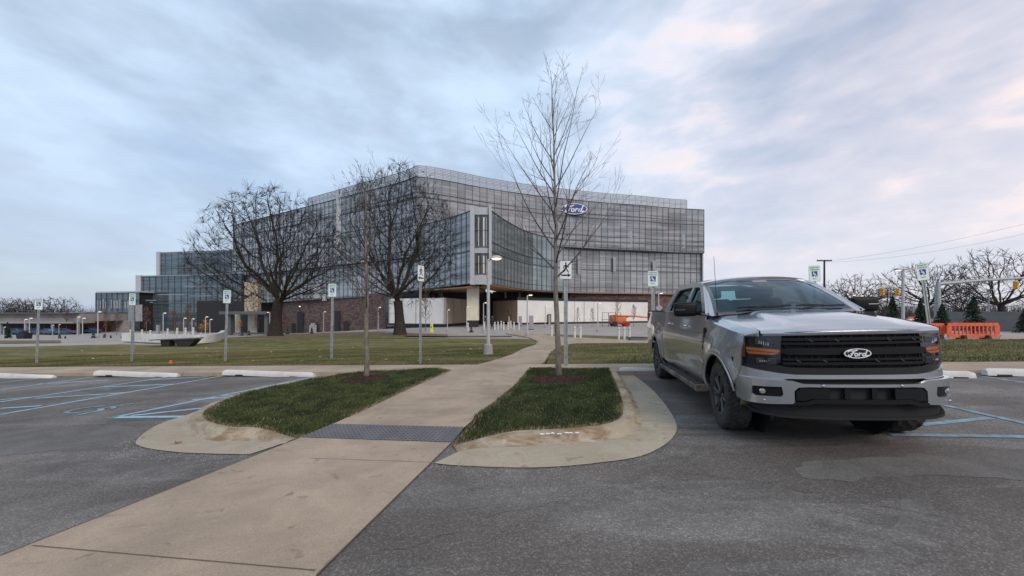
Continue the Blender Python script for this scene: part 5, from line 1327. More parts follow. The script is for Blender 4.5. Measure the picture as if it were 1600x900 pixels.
# retaining wall and plank bench
t = thing('retaining_wall', 'low curved pale concrete wall behind the left lawn', 'wall'); pts = smooth_path([Vector((PX(x, d), d, 0)) for x, d in ((190, 31), (250, 29.5), (300, 28.6), (330, 29.6), (347, 32), (352, 36))], 6)
wallstrip(t, pts, BZ, BZ+.62, 'white_conc', 'wall_face', .3)
t = thing('plank_bench', 'dark curved plank bench leaning out over the left lawn edge', 'bench', GP(282, 27.5))
m = MB(); m.prism([(-1.9, .50), (1.35, .62), (1.35, .70), (-1.9, .56)], .7); m.build('seat', 'mull', t)
m = MB(); m.prism([(.1, .05), (.75, .05), (1.3, .60), (-.3, .56)], .55); m.build('support', 'dark', t); m = MB(); m.prism([(-1.1, .0), (-.6, .0), (-.55, .53), (-1.2, .52)], .5); m.build('support', 'dark', t)
for k in range(4):
    m = MB(); m.lathe([(.05, .6), (.05, 1.0), (0, 1.02)], 8, Matrix.Translation((-1.5+k*.85, .45, 0))); m.build('rail_post', 'white_conc', t)
t = thing('planter', 'dark box planter on the plaza left of the leftmost parking sign', 'planter', GP(38, 44)); m = MB(); m.prism([(-.35, 0), (.35, 0), (.5, .7), (-.5, .7)], .8); m.build('tub', 'dark', t); m = MB()
rnd = random.Random(2)
for k in range(60):
    a = rnd.uniform(0, 6.3); p = Vector((rnd.uniform(-.4, .4), rnd.uniform(-.3, .3), .7)); q = p+Vector((cos(a)*.2, sin(a)*.2, rnd.uniform(.2, .45))); m.add([p, p+Vector((.05, 0, 0)), q], [(0, 1, 2)])
m.build('foliage', 'twig', t)
# small low dark step beside the path behind the pickup
t = thing('drain_box', 'long dark low box lying on the pavement just left of the pickup bed', 'box', (PX(995, 30.5), 30.5, T(PX(995, 30.5), 30.5))); m = MB(); m.bbox((-.6, -.3, 0), (.6, .3, .26), .04); m.build('body', 'mull', t); m = MB(); m.box((-.62, -.32, .26), (.62, .32, .29)); m.build('lid', 'dark', t)

# ---- boom lift
def wheel_simple(m1, r, w, mt, n=20): m1.lathe([(0, -w/2), (r*.8, -w/2), (r, -w*.35), (r, w*.35), (r*.8, w/2), (0, w/2)], n, mt)
d = 64; t = thing('boom_lift', 'orange boom lift with stowed lattice arm and caged basket before the white hoarding', 'boom lift', GP(968, d))
m = MB(); m.bbox((-1.3, -1, .35), (1.3, 1, .75), .06); m.build('chassis', 'red', t)
m = MB(); m.bbox((-1.5, -.9, .75), (.9, .9, 1.5), .12); m.bbox((-1.5, -.8, 1.5), (-.6, .8, 1.8), .1); m.build('turntable', 'orange2', t)
for x in (-.95, .95):
    for y in (-1.0, 1.0): m = MB(); wheel_simple(m, .42, .32, Matrix.Translation((x, y, .42)) @ Matrix.Rotation(pi/2, 4, 'X')); m.build('wheel', 'red' if x > 0 else 'tyre', t)
m = MB(); m.tube([(-1.2, 0, 1.72), (2.6, 0, 1.62), (5.0, 0, 1.40)], [.16, .14, .12], 8); m.tube([(-1.2, .3, 1.5), (1.5, .3, 1.45)], .09, 6); m.build('boom', 'orange2', t)
m = MB()
for z in (.55, 1.15, 1.75):
    m.tube([(5, -.5, z), (6.2, -.5, z), (6.2, .5, z), (5, .5, z), (5, -.5, z)], .035, 5)
for x in (5, 5.6, 6.2):
    for y in (-.5, .5): m.tube([(x, y, .5), (x, y, 1.78)], .035, 5)
m.box((5, -.5, .45), (6.2, .5, .52)); m.build('basket', 'red', t)
# ---- site gate frames left of the lift
d = 63; t = thing('steel_frame', 'dark goal shaped steel frame standing left of the orange lift', 'frame', GP(946, d)); m = MB(); m.tube([(-.5, 0, 0), (-.5, 0, 2.2), (1.6, 0, 2.2), (1.6, 0, 0)], .05, 6); m.build('outer_bar', 'mull', t); m = MB(); m.tube([(.5, 0, 0), (.5, 0, 2.2)], .05, 6); m.tube([(-.5, 0, 1.1), (1.6, 0, 1.1)], .035, 6); m.build('inner_bar', 'mull', t)
# ---- diamond sign back
d = 48; t = thing('diamond_sign', 'grey back of a diamond road sign above the pickup bed', 'sign', GP(1030, d)); zc = PZ(481, d)-BZ; m = MB(); m.prism([(0, .45+zc), (-.45, zc), (0, zc-.45), (.45, zc)], .02); m.build('plate', 'grey', t); m = MB(); m.tube([(0, .05, 0), (0, .05, zc+.3)], .03, 6); m.build('post', 'galv', t)
# ---- orange barriers
def barrier(label, x0, x1, d, yt, yb):
    t = thing('barrier', label, 'barrier', ((PX(x0, d)+PX(x1, d))/2, d, PZ(yb, d)), 0, 'orange plastic barriers by the road'); w = (PX(x1, d)-PX(x0, d))/2; h = PZ(yt, d)-PZ(yb, d); b = h*.16
    n = max(4, int(round(w*2/.30))); holes = []
    x_ = -w+.22
    st = (2*w-.44)/n
    for k in range(n): holes.append([(x_+k*st+.045, h*.34), (x_+(k+1)*st-.045, h*.34), (x_+(k+1)*st-.045, h*.82), (x_+k*st+.045, h*.82)])
    v, f, _ = polyfill([(-w, b*1.5), (-w+.08, b), (w-.08, b), (w, b*1.5), (w, h*.93), (w-.06, h), (-w+.06, h), (-w, h*.93)], holes, fn=lambda x, z: (x, 0, z))
    o = obj('panel', v, f, 'orange', t); solid(o, .07, 0); bev(o, .01)
    m = MB(); m.tube([(w+.03, 0, h*.35), (w+.03, 0, h*.85)], .05, 6); m.tube([(-w-.02, 0, h*.35), (-w-.02, 0, h*.85)], .05, 6); m.build('hinge', 'orange', t)
    for x in (-w*.45, w*.5):
        m = MB(); m.prism([(-.16, 0), (.16, 0), (.05, b*1.9), (-.05, b*1.9)], .5, Matrix.Translation((x, 0, 0))); m.build('foot', 'tyre', t)
barrier('wide orange slotted barrier right of the leaning parking sign post', 1480.5, 1560, 26, 504.5, 532)
barrier('orange slotted barrier half hidden by the leaning sign post', 1441, 1475, 26.3, 505, 531)
t = thing('timber_barrier', 'low plank rail on the verge right of the orange barriers', 'rail', (PX(1585, 27), 27, T(PX(1585, 27), 27))); m = MB(); m.box((-1.0, -.03, .15), (1.6, .03, .36)); m.build('plank', 'hoardtan', t); m = MB(); m.box((-.9, 0, 0), (-.8, .1, .45)); m.box((1.2, 0, 0), (1.3, .1, .45)); m.build('stake', 'galv', t)
dr_ = thing('traffic_drum', 'orange and white traffic drum, nearest of the cluster above the pickup hood', 'traffic drum', GP(1421, 58), 0, 'orange and white drums above the hood')
for k in range(5): m = MB(); m.lathe([(.30-.02*k, .2*k+.5), (.28-.02*k, .2*k+.7)], 14); m.build('stripe', ('orange', 'white')[k % 2], dr_)
m = MB(); m.lathe([(.35, 0), (.35, .08), (.30, .1), (.30, .5)], 14); m.build('base', 'orange', dr_); m = MB(); m.lathe([(.20, 1.5), (.16, 1.58), (0, 1.6)], 12); m.build('lid', 'orange', dr_)
for i, px in enumerate((1425, 1429, 1433)): dup(dr_, ('orange and white drum second in the cluster above the hood', 'orange and white drum third in the cluster above the hood', 'orange and white drum nearest the leaning sign post')[i], (PX(px, 60+i), 60+i, BZ), i)
# ---- grey wall on the right
t = thing('panel_wall', 'long dark grey panel wall behind the spruces at the right', 'wall'); wallstrip(t, [(PX(1462, 50), 50, BZ-.2), (PX(1640, 45), 45, BZ-.2), (PX(1640, 45)+30, 41, BZ-.2)], BZ-.2, PZ(487, 48), 'wall', 'panel', .2)
for k in range(9):
    m = MB(); x = PX(1462, 50)+k*2.4; y = 49.9-k*2.4*.46; m.box((x-.06, y-.06, BZ-.2), (x+.06, y+.02, PZ(486.6, 48)+.02)); m.build('wall_post', 'mull', t)
# ---- traffic signal masts
def signal(m_y, m_d, parent, x, y, z, s=1.0):
    m = MB(); m.bbox((x-.2*s, y-.15*s, z-.6*s), (x+.2*s, y+.15*s, z+.6*s), .04); o = m.build('signal_head', 'yellow', parent); m = MB()
    for k in (-1, 0, 1): m.tube([(x, y-.15*s, z+k*.38*s), (x, y-.36*s, z+k*.38*s+.02)], [.15*s, .14*s], 10)
    m.build('visor', 'yellow', o); m = MB()
    for k in (-1, 0, 1): m.lathe([(0, 0), (.12*s, 0)], 10, Matrix.Translation((x, y-.17*s, z+k*.38*s)) @ Matrix.Rotation(pi/2, 4, 'X'))
    m.build('signal_lens', 'dark', o)
d = 44; t = thing('signal_mast', 'thick grey traffic signal mast with long arm and yellow heads at the right', 'traffic signal', GP(1466, d)); zt = PZ(440, d)-BZ
m = MB(); m.tube([(0, 0, 0), (0, 0, zt)], [.26, .20], 12); m.build('pole', 'galv', t)
m = MB(); m.tube([(0, 0, zt-.25), (5, -.4, zt+.15), (12.5, -1.0, zt+.55)], [.20, .15, .10], 10); m.build('mast_arm', 'galv', t)
for px in (1572, 1593): signal('', '', t, PX(px, d)-PX(1466, d), -.8, PZ(446.5, d)-BZ, .75)
d = 62; t = thing('signal_mast', 'thinner far traffic signal mast with two yellow heads above the pickup hood', 'traffic signal', GP(1462, d)); zt = PZ(446, d)-BZ
m = MB(); m.tube([(0, 0, 0), (0, 0, zt)], [.2, .15], 10); m.build('pole', 'galv', t); m = MB(); m.tube([(0, 0, zt-.2), (-4, 0, zt-.15), (-9.3, 0, zt-.35)], [.12, .09, .07], 8); m.build('mast_arm', 'galv', t)
for px in (1376, 1399.5): signal('', '', t, PX(px, d)-PX(1462, d), -.25, PZ(456, d)-BZ, .95)
# ---- lot light, utility pole, wires, curved lamps
d = 36; t = thing('lot_light', 'tall pale lot light with a flat double head left of the leaning parking sign', 'lamp', GP(1411, d)); zt = PZ(422, d)-BZ
m = MB(); m.tube([(0, 0, 0), (0, 0, zt)], [.14, .11], 10); m.build('pole', 'lamp_grey', t); m = MB(); m.bbox((-.65, -.2, zt), (.35, .2, zt+.14), .04); o = m.build('lamp_head', 'galv', t); m = MB(); m.box((-.55, -.14, zt-.02), (-.2, .14, zt-.003)); m.build('lens', 'lamp_on', o)
d = 70; t = thing('utility_pole', 'wooden utility pole with a crossarm right of the parking sign above the windscreen', 'pole', GP(1288, d)); zt = PZ(406, d)-BZ
m = MB(); m.tube([(0, 0, 0), (0, 0, zt)], [.2, .13], 8); m.build('pole', 'bark2', t); m = MB(); m.box((-1.3, -.08, zt-.25), (1.3, .08, zt-.05)); cr_ = m.build('crossarm', 'bark2', t)
for x in (-1.2, -.6, .6, 1.2): m = MB(); m.lathe([(.05, zt-.05), (.06, zt+.05), (0, zt+.12)], 8, Matrix.Translation((x, 0, 0))); m.build('insulator', 'grey', cr_)
for i, (y0, y1) in enumerate(((409, 340), (410, 356))):
    a = Vector((PX(1288, 70), 70, PZ(y0, 70))); b = Vector((PX(1640, 52), 52, PZ(y1, 52))); pts = []
    for k in range(17): f = k/16; p = a.lerp(b, f); p.z -= 4*f*(1-f)*(.6+.3*i); pts.append(p)
    m = MB(); m.tube(pts, .014, 4); tag(m.build('power_line', 'wire'), ('upper power line running right from the utility pole', 'lower power line running right from the utility pole')[i], 'cable')
for i, (px, d, yt, lb) in enumerate(((1318, 72, 446, 'curved arm street lamp left of the far signal heads'), (1336, 66, 429, 'straight thin street pole above the windscreen corner'), (1545, 60, 452, 'thin leaning pole behind the spruces near the right oak'))):
    t = thing('street_pole', lb, 'pole', GP(px, d)); zt = PZ(yt, d)-BZ; m = MB(); m.tube([(0, 0, 0), (0, 0, zt-.8)], [.11, .08], 8); m.build('pole', 'galv', t); m = MB()
    if i == 0: m.tube([(0, 0, zt-.8), (.3, 0, zt-.2), (1.0, 0, zt), (2.0, 0, zt)], .06, 6)
    else: m.tube([(0, 0, zt-.8), (0, 0, zt)], .07, 6); m.box((-.2, -.1, zt-.1), (.5, .1, zt))
    m.build('arm', 'galv', t)
for px, d, yt, lb in ((1331, 60, 461, 'low lit lamp above the windscreen corner, left one'), (1343, 60, 462, 'low lit lamp above the pickup mirror, right one')): lampc(lb, px, d, yt)
# ---- people by the entrance
def person(label, px, d, rz, coat, seed):
    t = thing('person', label, 'person', GP(px, d), rz)
    V = [(0,0,.95),(0,0,1.2),(0,0,1.42),(0,0,1.52),(0,-.01,1.64),(.20,0,1.38),(.26,.03,1.1),(.24,-.08,.88),(-.20,0,1.38),(-.27,.0,1.1),(-.24,-.12,.90),(.10,0,.90),(.12,-.04,.5),(.12,.10,.06),(.12,-.06,.04),(-.10,0,.90),(-.12,.02,.5),(-.12,-.08,.06),(-.12,-.22,.04)]
    E_ = [(0,1),(1,2),(2,3),(3,4),(2,5),(5,6),(6,7),(2,8),(8,9),(9,10),(0,11),(11,12),(12,13),(13,14),(0,15),(15,16),(16,17),(17,18)]
    R_ = [.17,.17,.17,.07,.10,.08,.06,.045,.08,.06,.045,.11,.08,.055,.05,.11,.08,.055,.05]
    me = bpy.data.meshes.new('body'); me.from_pydata(V, E_, []); me.materials.append(M[coat]); o = bpy.data.objects.new('body', me); COL.objects.link(o); o.parent = t
    sk = o.modifiers.new('skin', 'SKIN'); o.modifiers.new('sub', 'SUBSURF').levels = 1
    for i, v in enumerate(me.skin_vertices[0].data): v.radius = (R_[i], R_[i]*.85); v.use_root = (i == 0)
    m = MB(); m.lathe([(0, -.11), (.06, -.10), (.085, -.03), (.09, .04), (.07, .10), (0, .125)], 12, Matrix.Translation((0, -.015, 1.66))); o2 = m.build('head', 'skin', o, smooth=True)
    m = MB(); m.lathe([(.096, .02), (.085, .09), (.05, .13), (0, .14)], 12, Matrix.Translation((0, .005, 1.67))); m.build('hair', 'dark', o)
person('person in dark clothes standing just right of the tall lamp pole by the entrance', 769, 53, 2.6, 'cloth', 1)
person('person in dark clothes standing between the corner column and the tall lamp pole', 758, 54, .4, 'cloth', 2)
# ---- blue cars under the far left deck
def car(label, px, d, rz, m_='carblue'):
    t = thing('parked_car', label, 'car', GP(px, d), rz, 'blue cars parked under the far left deck')
    P_ = [(-2.2,.35),(-2.25,.75),(-2.1,.95),(-1.4,1.0),(-.8,1.42),(.4,1.45),(1.1,1.05),(2.0,.92),(2.25,.7),(2.25,.35)]
    m = MB(); m.prism(P_, 1.7); o = m.build('body', m_, t); bev(o, .08, 3)
    m = MB(); m.prism([(-1.25,1.02),(-.75,1.36),(.35,1.39),(.95,1.05)], 1.73); m.build('window', 'carglass', t)
    for x in (-1.4, 1.4):
        for y in (-.8, .8): m = MB(); wheel_simple(m, .33, .22, Matrix.Translation((x, y, .33)) @ Matrix.Rotation(pi/2, 4, 'X')); m.build('wheel', 'tyre', t)
    return t
cs = car('blue car under the deck at the far left, beside the narrow evergreen', 26, 93, .1)
for px, lb, r in ((56, 'blue car under the deck directly behind the leftmost parking sign', .3), (78, 'blue car under the deck behind the thin lamps', 2.9), (140, 'blue car before the small brick building', .1), (100, 'blue car under the deck near the thin russet tree', .5)): dup(cs, lb, GP(px, 93 if px < 120 else 99), r)
# ================================================================ PICKUP
TT = .03; ta = -1.727; tx, ty = 3.575, 4.75
fw = Vector((cos(ta), sin(ta), TT*cos(ta))).normalized(); lf = Vector((-sin(ta), cos(ta), -TT*sin(ta))); lf = (lf-fw*lf.dot(fw)).normalized(); upv = fw.cross(lf)
tk = thing('pickup_truck', 'silver crew cab pickup truck with black grille and muddy running boards', 'pickup truck')
tk.matrix_world = Matrix.Translation((tx, ty, T(tx, ty)+.004)) @ Matrix((fw, lf, upv)).transposed().to_4x4()
def itp(tab, x):
    if x <= tab[0][0]: return tab[0][1]
    for (a, b), (c, d) in zip(tab, tab[1:]):
        if x <= c: t = (x-a)/(c-a); return b+(d-b)*t
    return tab[-1][1]
def itps(tab, x):
    "smoothed table"
    return (itp(tab, x-.03)+itp(tab, x)*2+itp(tab, x+.03))/4
RW = 3.68
WZ = [(.36,.90),(.46,.955),(.58,.985),(.72,.990),(.90,1.000),(1.02,1.006),(1.10,.998),(1.20,.975),(1.32,.952),(1.40,.940),(1.46,.932)]
def Wd(x, z):
    w = itps(WZ, z)
    if x > .20: w -= .13*((x-.20)/.6)**2
    if x < -4.3: w -= .03*((-4.3-x)/.6)**2
    for cx in (0, -RW):
        r = hypot(x-cx, z-.44)
        if z > .36: w += .038*exp(-((r-.50)/.085)**2)+.012*exp(-((r-.60)/.12)**2)
    # door scallop low down
    if -2.9 < x < -.5: w -= .018*exp(-((z-.62)/.10)**2)
    return w
HB = [(-.60,1.425),(-.42,1.42),(-.1,1.395),(.2,1.365),(.45,1.332),(.62,1.308),(.74,1.280),(.82,1.245)]
def topz(x, y):
    a = abs(y); z = itps(HB, x)
    bul = .030*(1-ss(.40, .54, a-.05*(x)))*ss(.86, .35, x)
    return z+bul-.045*(a/.8)**2.2-(.055*((a-.80)/.16)**1.5 if a > .80 else 0)
def side(name, parent, z0, z1, x0, x1, m='paint', arches=(), step=.035, t=.02, off=0.0, extra=None):
    "outer skin panel on both flanks between x0(z), x1(z) and z0(x), z1(x)"
    f = lambda q, v: q(v) if callable(q) else q
    outs = []
    for s in (-1, 1):
        xa = min(f(x0, .6), f(x0, 1.2)); xb = max(f(x1, .6), f(x1, 1.2)); nx = max(2, int((xb-xa)/step)); nz = max(2, int((f(z1, (xa+xb)/2)-f(z0, (xa+xb)/2))/step))
        vs, key = [], {}
        for i in range(nx+1):
            for j in range(nz+1):
                u, v = i/nx, j/nz; x = xa+(xb-xa)*u
                for _ in range(2):
                    zz0, zz1 = f(z0, x), f(z1, x); z = zz0+(zz1-zz0)*v; x = f(x0, z)+(f(x1, z)-f(x0, z))*u
                vs.append([x, z])
        fs = []
        for i in range(nx):
            for j in range(nz):
                q = (i*(nz+1)+j, (i+1)*(nz+1)+j, (i+1)*(nz+1)+j+1, i*(nz+1)+j+1)
                cx = sum(vs[k][0] for k in q)/4; cz = sum(vs[k][1] for k in q)/4
                if any(hypot(cx-ax, cz-az) < ar for ax, az, ar in arches): continue
                fs.append(q)
        for ax, az, ar in arches:
            cnt = {}
            for q in fs:
                for k in range(4):
                    e = tuple(sorted((q[k], q[(k+1) % 4]))); cnt[e] = cnt.get(e, 0)+1
            bd = {k for e, c in cnt.items() if c == 1 for k in e}
            for k in bd:
                r = hypot(vs[k][0]-ax, vs[k][1]-az)
                if r < ar+step*1.05 and r > ar-step*1.3: vs[k][0] = ax+(vs[k][0]-ax)/r*ar; vs[k][1] = az+(vs[k][1]-az)/r*ar
        V = [(x, s*(Wd(x, z)+off), z) for x, z in vs]
        if s > 0: fs = [q[::-1] for q in fs]
        o = obj(name, V, fs, m, parent, smooth=True); solid(o, t); outs.append(o)
    return outs
body = MB(); body.box((-4.75, -.72, .45), (.55, .72, .95)); core = body.build('underbody', 'flat', tk)
A_ = [(0, .43, .475), (-RW, .43, .475)]
ztf = lambda x: topz(min(x, .80), .955)
side('front_fender', tk, .52, ztf, lambda z: -.585+.0*z, lambda z: itp([(.5,.42),(.70,.51),(.83,.565),(1.0,.58),(1.2,.60)], z), arches=A_[:1])
side('front_door', tk, lambda x: .47, lambda x: itp([(-1.7,1.415),(-1.1,1.40),(-.60,1.405)], x), -1.655, lambda z: -.595)
side('rear_door', tk, lambda x: .47, 1.42, lambda z: itp([(.45,-2.42),(.70,-2.50),(.95,-2.72),(1.45,-2.75)], z), -1.665)
side('cab_corner', tk, .47, 1.43, -3.05, lambda z: itp([(.45,-2.43),(.70,-2.51),(.95,-2.73),(1.45,-2.76)], z), arches=[(-RW, .43, .475)])
side('bed_side', tk, .50, 1.435, -4.90, -3.07, arches=A_[1:])
side('rocker_panel', tk, .36, .462, -3.05, -.50, m='paint', off=-.02)
# wheel arch lips, liners
for s in (-1, 1):
    for cx in (0, -RW):
        m = MB(); rows = []
        for k in range(25):
            a = radians(14+176*k/24) if cx == 0 else radians(-8+196*k/24)
            for r, o_ in ((.468, .0), (.472, .012), (.500, .016), (.515, .004)): x, z = cx+r*cos(a), .43+r*sin(a); rows.append((x, s*(Wd(x, z)+o_), z))
        vs = rows; fs = [(i*4+k, i*4+k+1, (i+1)*4+k+1, (i+1)*4+k) for i in range(24) for k in range(3)]
        obj('arch_lip', vs, fs, 'paint', tk, smooth=True)
        vs, fs = grid(20, 3, lambda u, v: (cx+.472*cos(radians(-4+188*u)), s*(.60+.33*v), .43+.472*sin(radians(-4+188*u))))
        obj('wheel_well', vs, fs, 'mud' if cx == 0 and s < 0 else 'flat', tk)
        m = MB(); m.lathe([(0, 0), (.47, 0)], 24, Matrix.Translation((cx, s*.60, .43)) @ Matrix.Rotation(pi/2, 4, 'X')); m.build('well_back', 'flat', tk)
# hood
def hx(a): return .845-.135*(a/.9)**2.4
def hoodf(u, v):
    y = -.812+1.624*v; xf = hx(abs(y)); x0 = -.44+.13*(1-(y/.82)**2)
    x = x0+(xf-x0)*(1-(1-u)**1.25); z = topz(x, y)
    z -= .024*max(0, (u-.95)/.05)**2
    return (x, y, z)
v, f = grid(40, 48, hoodf); h_ = obj('hood', v, f, 'paint', tk, smooth=True); solid(h_, .02)
# hood lip: pale lower edge
m = MB(); vs, fs = grid(2, 40, lambda u, v: (lambda y: (hx(abs(y))+.006-.004*u, y, hoodf(1, (y+.812)/1.624)[2]-.024*u+.0))( -.80+1.6*v)); obj('hood_lip', vs, fs, 'paint', tk, smooth=True)
# fender tops
for s in (-1, 1):
    def ft(u, v):
        y_ = .822+.093*v; xe = itp([(.80,.735),(.822,.715),(.86,.672),(.895,.632),(.915,.600)], y_)-.004; x = -.585+(xe+.585)*u; y = .822+(Wd(x, ztf(x))-.822)*v; 
        z = topz(x, .80)+(ztf(x)-topz(x, .80))*v**1.6
        return (x, s*y, z)
    vs, fs = grid(24, 6, ft); obj('fender_top', vs, [q if s < 0 else q[::-1] for q in fs], 'paint', tk, smooth=True)
    vs, fs = grid(3, 8, lambda u, v: (lambda p: (p[0]+.006*(u > 0), p[1], p[2]-(p[2]-1.175)*u))(ft(1, v))); obj('fender_lip', vs, [q if s < 0 else q[::-1] for q in fs], 'paint', tk, smooth=True)
# front face paths
FP = [(.850,0),(.846,.25),(.830,.45),(.800,.61),(.755,.74),(.700,.83),(.63,.895),(.55,.935),(.45,.965)]
BP = [(.930,0),(.925,.25),(.908,.45),(.875,.63),(.825,.77),(.765,.86),(.69,.92),(.60,.960),(.48,.985)]
def pathf(Pt):
    Pt = [Vector((a, b, 0)) for a, b in Pt]; Q = smooth_path(Pt, 6); ds = [0]
    for a, b in zip(Q, Q[1:]): ds.append(ds[-1]+(b-a).length)
    def fn(u, z, off=0.0, rake=.05, z0=.9):
        s = -1 if u < 0 else 1; a = min(abs(u), ds[-1]-1e-4); k = 0
        while ds[k+1] < a: k += 1
        t = (a-ds[k])/(ds[k+1]-ds[k]); p = Q[k].lerp(Q[k+1], t); d = (Q[k+1]-Q[k]).normalized(); n = Vector((d.y, -d.x, 0))
        p = p+n*off; return (p.x-rake*(z-z0), s*p.y, z)
    return fn, ds[-1]
ff0, fl = pathf(FP)
def ff(u, z, off=0.0, rake=.05): return (lambda p: p)(ff0(u, z+max(0, z-.90)*.15, off, rake))
bf, bl_ = pathf(BP)
US = [i*.05 for i in range(-26, 27)]
def fpanel(name, outer, m, fn=ff, off=0.0, holes=(), th=.02, parent=tk, rake=.05, vcut=(), smooth=False, bw=0):
    v, f, _ = polyfill(outer, holes, US, vcut, lambda u, z: fn(u, z, off, rake)); o = obj(name, v, f, m, parent, smooth=True)
    solid(o, th, -1)
    return o
mir = lambda pts: pts+[(-a, b) for a, b in reversed(pts) if a > 1e-6]
# backing of the grille, black surround
fpanel('grille_back', mir([(0, 1.188), (.6, 1.182), (.95, 1.155), (1.05, 1.14), (1.02, .80), (.5, .79), (0, .79)]), 'flat', off=-.06)
gs = fpanel('grille_frame', mir([(0, 1.186), (.5, 1.183), (.80, 1.170), (.80, 1.135), (.66, 1.148), (0, 1.150)]), 'gloss', off=.004, th=.05)
fpanel('grille_frame', mir([(0, .855), (.45, .855), (.60, .862), (.72, .885), (1.0, .86), (1.06, .845), (1.02, .80), (.6, .785), (0, .785)]), 'gloss', off=.004, th=.05)
gr = fpanel('grille', mir([(0, 1.038), (.60, 1.036), (.66, 1.020), (.66, .995), (.60, .978), (0, .976)]), 'black', off=.010, th=.04, bw=.006)
for zc, hh in ((1.112, .013), (1.075, .010), (.935, .010), (.897, .013)):
    fpanel('grille_bar', mir([(0, zc+hh), (.64, zc+hh), (.64, zc-hh), (0, zc-hh)]), 'black', off=-.004, th=.03, parent=gr)
m = MB()
for k in range(13):
    u = -.60+k*.10
    for z0, z1, sl in ((1.040, 1.148, .02), (.857, .974, -.02)):
        if k % 2 == 0: sl = -sl
        a = ff(u, z0, -.03); b = ff(u+sl, z1, -.03)
        m.tube([a, ((a[0]+b[0])/2+.01, (a[1]+b[1])/2+sl*.4, (a[2]+b[2])/2), b], .008, 5)
m.each('grille_mesh', 'black', gr)
for k in range(10):       # short angled fins that catch the light
    u = -.52+k*.1155
    if abs(u) < .09: continue
    m = MB(); zz = 1.098 if k % 2 else .918; a = ff(u, zz+.015, .0); b = ff(u+.035, zz-.006, .0); m.tube([a, b], .005, 4); m.build('grille_fin', 'rim', gr)
# centre oval badge
bp = ff(0, 1.0, 0); bg = thing('x', 'x', 'x'); bpy.data.objects.remove(bg)
def on_front(mb_name, build, mm):
    pass
FR = Matrix.Translation((bp[0]+.018, 0, 1.003)) @ Matrix.Rotation(pi/2, 4, 'Z')
def oval3(a, b, t, m, name, parent, dx, hole=None):
    n = 40; mm = MB(); ring = [(a*cos(2*pi*k/n), b*sin(2*pi*k/n)) for k in range(n)]; mt = Matrix.Translation((dx, 0, 0)) @ FR
    if hole:
        r2 = [(hole[0]*cos(2*pi*k/n), hole[1]*sin(2*pi*k/n)) for k in range(n)]
        for k in range(n): k2 = (k+1) % n; mm.prism([ring[k], ring[k2], r2[k2], r2[k]], t, mt)
    else: mm.prism(ring, t, mt)
    return mm.build(name, m, parent)
bdg = oval3(.126, .054, .03, 'gloss', 'badge', tk, .0)
oval3(.120, .048, .012, 'white', 'badge_rim', bdg, .014, (.112, .041))
m = MB(); script(m, .0212, .010, Matrix.Translation((.017, 0, 0)) @ FR); m.build('badge_lettering', 'white', bdg)
# headlamps
for s in (-1, 1):
    fpanel('lamp_surround', [(s*a, b) for a, b in ((.98, 1.17), (1.05, 1.17), (1.19, 1.14), (1.19, .80), (.98, .80))][::s], 'paint', off=-.032, th=.01)
    S = lambda pts: [(s*a, b) for a, b in pts]
    hl = fpanel('headlamp', S([(.64, 1.150), (.80, 1.166), (.92, 1.158), (1.025, 1.135), (1.07, 1.05), (1.06, .93), (1.02, .862), (.72, .872), (.66, .905)])[::s], 'gloss', off=-.028, th=.03)
    m = MB()
    for zc in (1.092, .915):          # projector modules
        for uc in (.74, .84):
            c = Vector(ff(s*uc, zc, -.02)); m.bbox(tuple(c-Vector((.02, .042, .030))), tuple(c+Vector((.012, .042, .030))), .006)
    m.build('lamp_module', 'rim', hl)
    m = MB()
    for k in range(5):
        c = Vector(ff(s*(.76+.02*k), 1.075+.004*k, .0)); m.add([c+Vector((0, -.006, -.02)), c+Vector((0, .006, -.02)), c+Vector((.004, 0, .022))], [(0, 1, 2)])
        c = Vector(ff(s*(.76+.02*k), .918, .0)); m.add([c+Vector((0, -.008, -.012)), c+Vector((0, .008, -.012)), c+Vector((.004, 0, .012))], [(0, 1, 2)])
    m.build('reflector_facet', 'lamp_white' if 'lamp_white' in M else 'white', hl)
    fpanel('amber_bar', S([(.655, 1.020), (.97, 1.040), (.97, 1.012), (.70, .998), (.655, 1.004)])[::s], 'amber', off=.008, th=.03, parent=hl)
    fpanel('amber_bar', S([(.655, .996), (.74, .993), (.97, 1.004), (.95, .978), (.72, .974)])[::s], 'amber', off=.006, th=.03, parent=hl)
    fpanel('side_marker', S([(1.010, 1.08), (1.035, 1.07), (1.055, .95), (1.03, .94)])[::s], 'amber', off=-.012, th=.02, parent=hl)
    fpanel('lamp_lens', S([(.64, 1.150), (.80, 1.166), (.92, 1.158), (1.025, 1.135), (1.07, 1.05), (1.06, .93), (1.02, .862), (.72, .872), (.66, .905)])[::s], 'lens', off=.014, th=.003, parent=hl)
# painted band under the lamps
fpanel('front_band', mir([(0, .788), (.55, .788), (.68, .800), (.95, .838), (1.06, .852), (1.13, .90), (1.20, .93), (1.24, .72), (1.0, .715), (.72, .722), (.60, .745), (0, .748)]), 'paint', off=.016, th=.03, bw=.008)
fpanel('band_gap', mir([(0, .75), (1.24, .74), (1.24, .66), (0, .60)]), 'flat', off=-.03)
